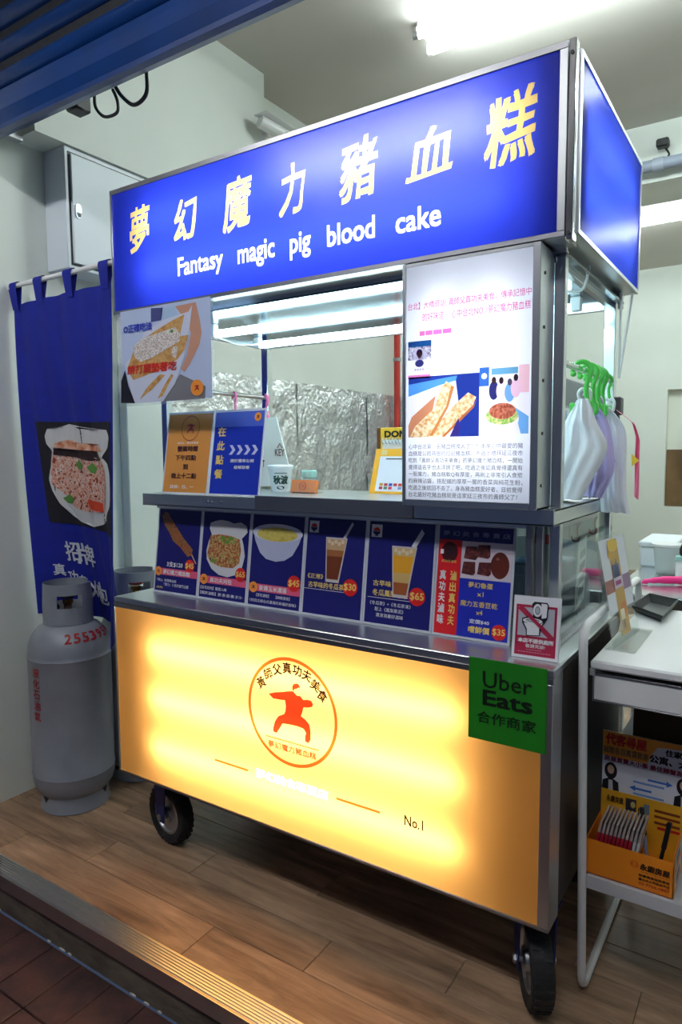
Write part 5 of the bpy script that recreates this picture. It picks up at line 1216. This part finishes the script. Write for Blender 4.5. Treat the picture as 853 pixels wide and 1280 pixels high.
a = g(344, 570); b = g(356, 561); A.text('lettering', ink(120, 90, 80), 'KEY', box=(a[0], a[1], b[0], b[1]), l=1, bold=.02); a = g(322, 584); b = g(331, 575); A.text('lettering', ink(60, 50, 50), 'GIFT', box=(a[0], a[1], b[0], b[1]), l=1, bold=.03)
A.poly('lettering', ink(150, 130, 120), [g(346, 560), g(350, 553), g(354, 560), g(352, 560), g(350, 556), g(348, 560)], 1)
A.done()
# payment card stand (orange frame, white face) and yellow carton behind
t = thing('payment_card', 'orange framed payment card standing beside the poster box', 'card stand', (.83, .45, ZS))
def h(px, py): q = on(px, py, y=.45); return (q.x, q.z)
a = h(461.5, 614); b = h(468, 562)
LV = Vector((.012, .03, .15)).normalized(); O = Vector((a[0], .45, ZS)); wC = .13; hC = .150
obj('board', MB().slab(O, UX, LV, UX.cross(LV), 0, 0, wC, hC, .003), ink(240, 176, 48), t, False)
A = Art(t, O, UX * wC, LV * hC, UX.cross(LV))
A.rect('white_face', ink(226, 230, 238), .16, .05, .98, .83, 1); A.rect('tab_print', ink(226, 206, 140), .18, .86, .34, .97, 1); A.rect('caption', ink(60, 60, 66), .34, .76, .98, .785, 2)
for r_ in range(2):
    for q_ in range(5): A.rect('pay_icon', ink(*[(196, 150, 60), (190, 60, 70), (60, 80, 170), (196, 60, 60), (206, 70, 50), (190, 40, 60), (80, 130, 90), (206, 60, 80), (226, 230, 238), (140, 150, 190)][r_ * 5 + q_]), .27 + q_ * .135, .17 - r_ * .075, .37 + q_ * .135, .23 - r_ * .075, 2)
A.done()
t = thing('desk_calendar', 'white spiral bound pad behind the payment card', 'calendar', (.85, .52, ZS))
obj('pad', MB().box(.775, .93, .500, .506, ZS, 1.42), WHITE, t, False)
m = MB()
for k in range(12): m.tube([(.780 + k * .0125, .497 + .008 * cos(a_), 1.416 + .009 * sin(a_)) for a_ in [2 * pi * j / 8 for j in range(8)]], .0015, 5, closed=True)
obj('spiral', m, DARKSTEEL, t); obj('stand', MB().slab(Vector((.775, .507, ZS)), UX, Vector((0, .25, 1)).normalized(), UX.cross(Vector((0, .25, 1)).normalized()), 0, 0, .155, .17, .003) if False else MB().box(.775, .93, .54, .545, ZS, 1.35), ink(60, 40, 36), t, False)
t = thing('yellow_carton', 'yellow and brown printed carton behind the white pad', 'carton', (.84, .60, ZS))
a = on(471, 535, y=.58); b = on(497, 552, y=.58)
obj('carton_body', MB().box(a.x + .015, a.x + .16, .58, .64, ZS, a.z, .002), ink(226, 180, 40), t, False); obj('brown_side', MB().box(a.x, a.x + .0149, .58, .64, ZS, a.z, .001), ink(96, 56, 26), t, False)
A = Art(t, (0, .58, 0), UX, VZ, YN); q0 = on(481, 547, y=.58); q1 = on(500, 538, y=.58); A.text('lettering', BK, 'DON', box=(q0.x, q0.z, q0.x + .085, q1.z), bold=.05, l=1); A.done()
t = thing('blue_pouch', 'dark blue snack pouch leaning by the yellow carton', 'pouch', (1.0, .66, ZS))
obj('pouch', MB().grid(lambda u, v: Vector((.90 + .16 * u + .01 * v, .66 - .025 * sin(pi * u) * sin(pi * v) + .03 * v, ZS + .30 * v)), 12, 14).grid(lambda u, v: Vector((.90 + .16 * u + .01 * v, .66 + .02 * sin(pi * u) * sin(pi * v) + .03 * v, ZS + .30 * v)), 12, 14), ink(30, 44, 110), t, True, False)
obj('seal_strip', MB().box(.91, 1.07, .688, .692, ZS + .30, ZS + .315), ink(206, 210, 220), t, False)

# ================================================================== hooks and bags on the right rail
for (y, lab, ang) in ((.375, 'green S hook holding the front white bag', 20), (.445, 'green S hook just behind the front one', 10), (.505, 'third green S hook along the side rail', 0), (.56, 'green S hook over the violet bag', 5), (.66, 'green S hook at the rear end of the side rail', 25)):
    s_hook(Vector((1.452, y, 1.590)), .135 if y < .6 else .09, GREENH, 'hook', lab, ang=radians(ang), group='green hooks on the side rail')
def bag(name, label, mat, y0, outline, thick, seed, group):
    """bundle of flat carrier bags gathered at the top; outline rows = (z, x_left, x_right)"""
    t = thing(name, label, 'plastic bag', ((outline[-1][1] + outline[-1][2]) / 2, y0, outline[-1][0]), group)
    n = len(outline)
    def row(v):
        f = v * (n - 1); i = min(int(f), n - 2); s = f - i
        P = [outline[max(i - 1, 0)], outline[i], outline[i + 1], outline[min(i + 2, n - 1)]]
        return [.5 * (2 * P[1][k] + (P[2][k] - P[0][k]) * s + (2 * P[0][k] - 5 * P[1][k] + 4 * P[2][k] - P[3][k]) * s * s + (3 * P[1][k] - P[0][k] - 3 * P[2][k] + P[3][k]) * s ** 3) for k in range(3)]
    def fn(sgn):
        def q(u, v):
            z, xa, xb = row(v); e = sin(pi * u) ** .6 if 0 < u < 1 else 0
            fold = .018 * noise.noise((u * 4 - v * 3, v * 3, seed)) + .006 * sin(u * 22 + 6 * v * (u - .5) + seed) * (1 - .5 * v) + .004 * noise.noise((u * 14, v * 11, seed + 5))
            return Vector((xa + (xb - xa) * u, y0 + sgn * thick * e * (.45 + .55 * min(1, v * 2)) + fold * e - .05 * u, z + .006 * noise.noise((u * 6, v * 3, seed + 9)) * v))
        return q
    m = MB().grid(fn(-1), 30, 34); m.grid(fn(1), 30, 34)
    obj('bag_body', m, mat, t, True, False)
    m = MB()
    z, xa, xb = outline[0]
    for s in (-1, 1):
        xc = (xa + xb) / 2
        m.tube(smooth_path([(xc + s * .012, y0, z - .005), (xc + s * .016, y0 - .006, z + .018), (xc + s * .006, y0, z + .030), (xc - s * .004, y0 + .004, z + .012)]), .0042, 8)
    obj('handle_knot', m, mat, t)
    return t
VIO = pm('bag_violet', srgb(196, 184, 232), .4); PURP = pm('bag_purple', srgb(104, 70, 196), .4); PINKP = pm('bag_pink', srgb(236, 110, 150), .4)
bag('carrier_bag', 'front bundle of white plastic bags hanging from green hook', PLASTIC, .40, [(1.515, 1.435, 1.475), (1.49, 1.42, 1.485), (1.45, 1.40, 1.50), (1.40, 1.375, 1.525), (1.36, 1.36, 1.52), (1.30, 1.345, 1.490), (1.25, 1.34, 1.465)], .045, 1.3, 'carrier bags on the side rail')
bag('carrier_bag', 'violet tinted plastic bags hanging behind the front white bundle', VIO, .52, [(1.50, 1.44, 1.475), (1.46, 1.43, 1.50), (1.40, 1.42, 1.515), (1.33, 1.42, 1.52), (1.27, 1.425, 1.50), (1.25, 1.43, 1.49)], .025, 4.1, 'carrier bags on the side rail')
bag('carrier_bag', 'rearmost white plastic bags reaching lowest on the side rail', PLASTIC, .62, [(1.50, 1.455, 1.485), (1.46, 1.44, 1.515), (1.42, 1.44, 1.53), (1.34, 1.445, 1.532), (1.26, 1.45, 1.535), (1.20, 1.455, 1.548)], .025, 7.7, 'carrier bags on the side rail')
t = thing('purple_ribbon', 'purple plastic twist showing behind the white bags', 'plastic bag', (1.39, .455, 1.30))
obj('twist', MB().grid(lambda u, v: Vector((1.452 - .05 * v - .012 * u - .075 * max(0, v - .35), .455 + .01 * sin(u * 9) + .012 * u, 1.515 - .05 * v * v - .02 * u - .20 * max(0, v - .35))), 8, 14), PURP, t, True, False)
obj('loose_corner', MB().prism([Vector((1.49, .47, 1.385)), Vector((1.515, .47, 1.38)), Vector((1.52, .47, 1.345)), Vector((1.485, .47, 1.34))], (0, .01, .004)), PURP, t, False)
t = thing('pink_bag', 'pink plastic strip bag hanging at the back of the rail', 'plastic bag', (1.535, .66, 1.27))
obj('strip', MB().grid(lambda u, v: Vector((1.478 + .062 * min(1, v * 2.2) + .012 * u, .655 + .004 * sin(u * 7 + v * 8), 1.505 - .05 * min(1, v * 2.2) - .21 * max(0, v - .35) / .65 - .012 * u)), 6, 24), PINKP, t, True, False)
obj('yellow_corner', MB().prism([Vector((1.530, .65, 1.37)), Vector((1.552, .65, 1.35)), Vector((1.532, .65, 1.333))], (0, .006, 0)), ink(236, 206, 60), t, False)
obj('orange_knot', MB().ball((1.468, .63, 1.475), .012, .012, .028), ink(226, 150, 50), t)
t = thing('power_adapter', 'black power box fixed to the rear cart post', 'adapter', (1.462, .77, 1.49))
obj('case', MB().box(1.448, 1.476, .754, .80, 1.49, 1.545, .004), pm('adapter_grey', srgb(70, 72, 78), .5), t); obj('plug', MB().box(1.452, 1.468, .756, .79, 1.465, 1.49, .003), BLACK, t)

# ================================================================== things inside the glass case
ZCN = .8935
t = thing('paper_stack', 'stack of white paper sleeves standing in the glass case', 'paper stack', (1.36, .30, ZCN))
for k in range(4): obj('sleeve', MB().box(1.325 + k * .016, 1.337 + k * .016, .33, .39, ZCN, ZCN + .20 + .02 * (k % 2), .003), pm('paper_white', srgb(214, 218, 220), .6), t, False)
t = thing('blue_cloth', 'light blue folded cloth lying on a grey box in the case', 'cloth', (1.37, .45, 1.06))
tag(obj('grey_crate', MB().box(1.26, 1.395, .40, .60, ZCN, 1.06, .006).box(1.265, 1.39, .395, .405, .93, 1.03, .004), pm('crate_grey', srgb(120, 130, 150), .5)), 'grey plastic crate behind the side glass of the case', 'crate')
obj('fold', MB().grid(lambda u, v: Vector((1.262 + .13 * u, .39 + .12 * v, 1.064 + .022 * sin(pi * u) * sin(pi * v) + .008 * noise.noise((u * 6, v * 6, 2)))), 14, 10), pm('cloth_light_blue', srgb(120, 170, 214), .8), t, True, False); obj('edge', MB().box(1.27, 1.39, .39, .50, 1.0605, 1.066, .002), pm('cloth_light_blue', (0, 0, 0)), t)
t = thing('ladle', 'white plastic ladle leaning in the glass case', 'ladle', (1.42, .28, ZCN))
obj('bowl', MB().lathe([(.004, -.022), (.02, -.018), (.030, -.006), (.034, .008), (.031, .008), (.026, -.003), (.016, -.013), (.003, -.016)], (1.415, .285, 1.02), 20, (Vector((0, 1, 0)), Vector((.3, 0, 1)).normalized(), Vector((-1, 0, .3)).normalized())), WHITE, t)
obj('handle', MB().tube(smooth_path([(1.42, .29, .995), (1.425, .28, .94), (1.43, .255, .910), (1.42, .245, .902)]), .007, 8), WHITE, t)
t = thing('paper_notice', 'grey lettered paper notice hanging behind the side glass', 'paper notice', (1.44, .48, .95))
NU = Vector((-.12, 1, 0)).normalized(); NV = Vector((0, .12, 1)).normalized(); O = Vector((1.440, .405, .935))
obj('sheet', MB().slab(O, NU, NV, NU.cross(NV), 0, 0, .20, .19, .002), pm('notice_grey', srgb(232, 234, 236), .6), t, False)
A = Art(t, O, NU * .20, NV * .19, NU.cross(NV))
for k in range(4):
    for j in range(5): A.rect('lettering', ink(84, 88, 98), .25 + j * .13, .72 - k * .19, .35 + j * .13, .84 - k * .19, 1)
A.done()
for (y, lab) in ((.405, 'red S hook at the front of the glass case'), (.60, 'red S hook at the rear of the glass case')): s_hook(Vector((1.438, y, 1.185)), .06, pm('hook_red', srgb(150, 30, 50), .4), 'hook', lab, ang=radians(30))
t = thing('red_label_box', 'small box with red band at the front of the glass case', 'box', (1.365, .25, ZCN))
obj('body', MB().box(1.365, 1.42, .215, .25, ZCN, 1.19, .002), ink(150, 146, 140), t, False); obj('band', MB().box(1.364, 1.421, .214, .251, 1.145, 1.17), ink(190, 40, 46), t, False)

# ================================================================== back of the shop
SSM = steel_mat('table_steel', (.66, .67, .68), .22, .05, (4, 4, 4))
t = thing('work_table', 'stainless steel work table at the back right', 'table', (2.0, 1.55, 0))
obj('top', MB().box(1.40, 2.7, 1.02, 2.05, .862, .88, .004).box(1.40, 2.7, 1.02, 1.03, .83, .862), SSM, t)
for (x, y) in ((1.44, 1.06), (2.66, 1.06), (1.44, 2.0), (2.66, 2.0)): obj('leg', MB().cyl((x, y, 0), (x, y, .862), .019, n=12), SSM, t)
obj('under_shelf', MB().box(1.42, 2.68, 1.04, 2.03, .25, .265), SSM, t, False)
t = thing('foam_box', 'white lidded box at the corner of the steel table', 'box', (1.43, 1.75, .88))
a = on(801, 690, y=1.65); b = on(822, 690, y=1.65)
obj('body', MB().box(1.392, 1.53, 1.66, 1.98, .88, .965, .006), pm('foam_white', srgb(226, 232, 234), .6), t); obj('lid', MB().box(1.386, 1.536, 1.65, 1.99, .9655, .988, .005), pm('foam_white', (0, 0, 0)), t)
t = thing('plastic_tub', 'translucent plastic tub on the steel table', 'tub', (1.51, 1.50, .88))
TUB = clear('tub_plastic', (.93, .95, .95), .25, .1, .35, (.85, .88, .88))
x, y = 1.522, 1.52
obj('wall', MB().lathe([(.04, .8805), (.044, .884), (.055, .99), (.058, .992), (.0575, .995), (.053, .992), (.042, .887), (.03, .884)], (x, y, 0), 28), TUB, t); obj('contents', MB().ball((x, y, .905), .04, .04, .02), pm('tub_paper', srgb(220, 220, 214), .8), t)
obj('lid_rim', MB().lathe([(.057, .992), (.061, .994), (.061, 1.002), (.05, 1.004)], (x, y, 0), 28), WHITE, t)
t = thing('glass_lid', 'round glass pot lid leaning behind the plastic tub', 'pot lid', (1.70, 1.93, .88))
obj('dome', MB().lathe([(.13, 0), (.125, .012), (.10, .03), (.06, .045), (.01, .05)], (1.70, 1.93, 1.005), 30, (UX, Vector((0, .5, .86)), Vector((0, -.86, .5))), caps=False), clear('lid_glass', (.85, .9, .9), .05, .3), t); obj('rim', MB().tube([Vector((1.70, 1.93, 1.005)) + UX * (.131 * cos(a)) + Vector((0, .5, .86)) * (.131 * sin(a)) for a in [2 * pi * k / 30 for k in range(30)]], .004, 6, closed=True), STEEL, t)
t = thing('pan', 'black handled pan at the right edge of the steel table', 'pan', (2.0, 1.6, .88))
obj('bowl', MB().lathe([(.09, .882), (.12, .885), (.135, .93), (.14, .932), (.13, .928), (.115, .889), (.08, .886)], (2.0, 1.6, .0), 26), BLACK, t); obj('handle', MB().tube(smooth_path([(1.88, 1.57, .92), (1.75, 1.54, .99), (1.62, 1.50, 1.06)]), .011, 8), BLACK, t)
p = on(850, 690, y=1.40)
t = thing('sauce_bottle', 'mint capped bottle with black pump at the picture edge', 'bottle', (p.x + .01, 1.40, .88))
x, y = p.x + .015, 1.40
obj('body', MB().lathe([(.026, .8805), (.028, .885), (.028, .945), (.02, .955)], (x, y, 0), 22), WHITE, t); obj('cap', MB().lathe([(.022, .955), (.029, .957), (.029, .972), (.02, .974)], (x, y, 0), 22), pm('mint_lid', (0, 0, 0)), t); obj('pump', MB().lathe([(.012, .974), (.016, .98), (.016, 1.0), (.008, 1.02)], (x, y, 0), 16), BLACK, t)
t = thing('pink_glove', 'pink rubber glove lying on the steel table', 'glove', (1.55, 1.24, .88))
obj('palm', MB().tube(smooth_path([(1.482, 1.222, .892), (1.52, 1.24, .897), (1.56, 1.26, .899), (1.61, 1.285, .898), (1.66, 1.31, .893)]), [.008] * 4 + [.011] * 4 + [.014] * 6 + [.016] * 7, 10), pm('glove_pink', srgb(236, 40, 130), .45), t)
obj('finger', MB().tube(smooth_path([(1.495, 1.228, .889), (1.475, 1.222, .888), (1.462, 1.214, .888)]), [.007, .007, .006, .006, .006, .005, .005, .005, .005, .004, .003], 8), pm('glove_pink', (0, 0, 0)), t)
# upright refrigerator with louvres, its front looking toward the trolley
t = thing('refrigerator', 'tall grey refrigerator with louvred top seen behind the bags', 'refrigerator', (0, 4.6, 0))
FG = pm('fridge_grey', srgb(150, 158, 164), .45, metal=.2); FD = pm('fridge_dark', srgb(96, 104, 112), .4)
obj('cabinet', MB().box(-.45, .30, 3.55, 5.6, 0, 2.0, .01), FG, t)
for k in range(4): obj('louvre', MB().slab(Vector((.302, 3.60, 1.78 + k * .052)), Vector((0, 1, 0)), Vector((-.4, 0, 1)).normalized(), Vector((1, 0, .4)).normalized(), 0, 0, 1.95, .036, .01), FG, t, False)
obj('louvre_recess', MB().box(.3005, .303, 3.58, 5.57, 1.765, 1.985), FD, t, False)
obj('control_strip', MB().box(.30, .308, 3.58, 5.57, 1.60, 1.745, .003), ink(190, 200, 206), t, False)
for k, c in enumerate(((90, 130, 190), (120, 160, 200), (110, 90, 60))): obj('control_label', MB().box(.308, .310, 4.0 + k * .28, 4.2 + k * .28, 1.64, 1.72), ink(*c), t, False)
for k in range(2): d = obj('door', MB().box(.30, .33, 3.58 + k * 1.0, 4.56 + k * 1.0, .1, 1.58, .006), FD, t); obj('door_handle', MB().box(.33, .36, 4.47 + k * .08 + k * .03, 4.50 + k * .08 + k * .03, .8, 1.1, .004), STEEL, d)
COL.objects.unlink(_to); bpy.data.objects.remove(_to); bpy.data.curves.remove(_tc)
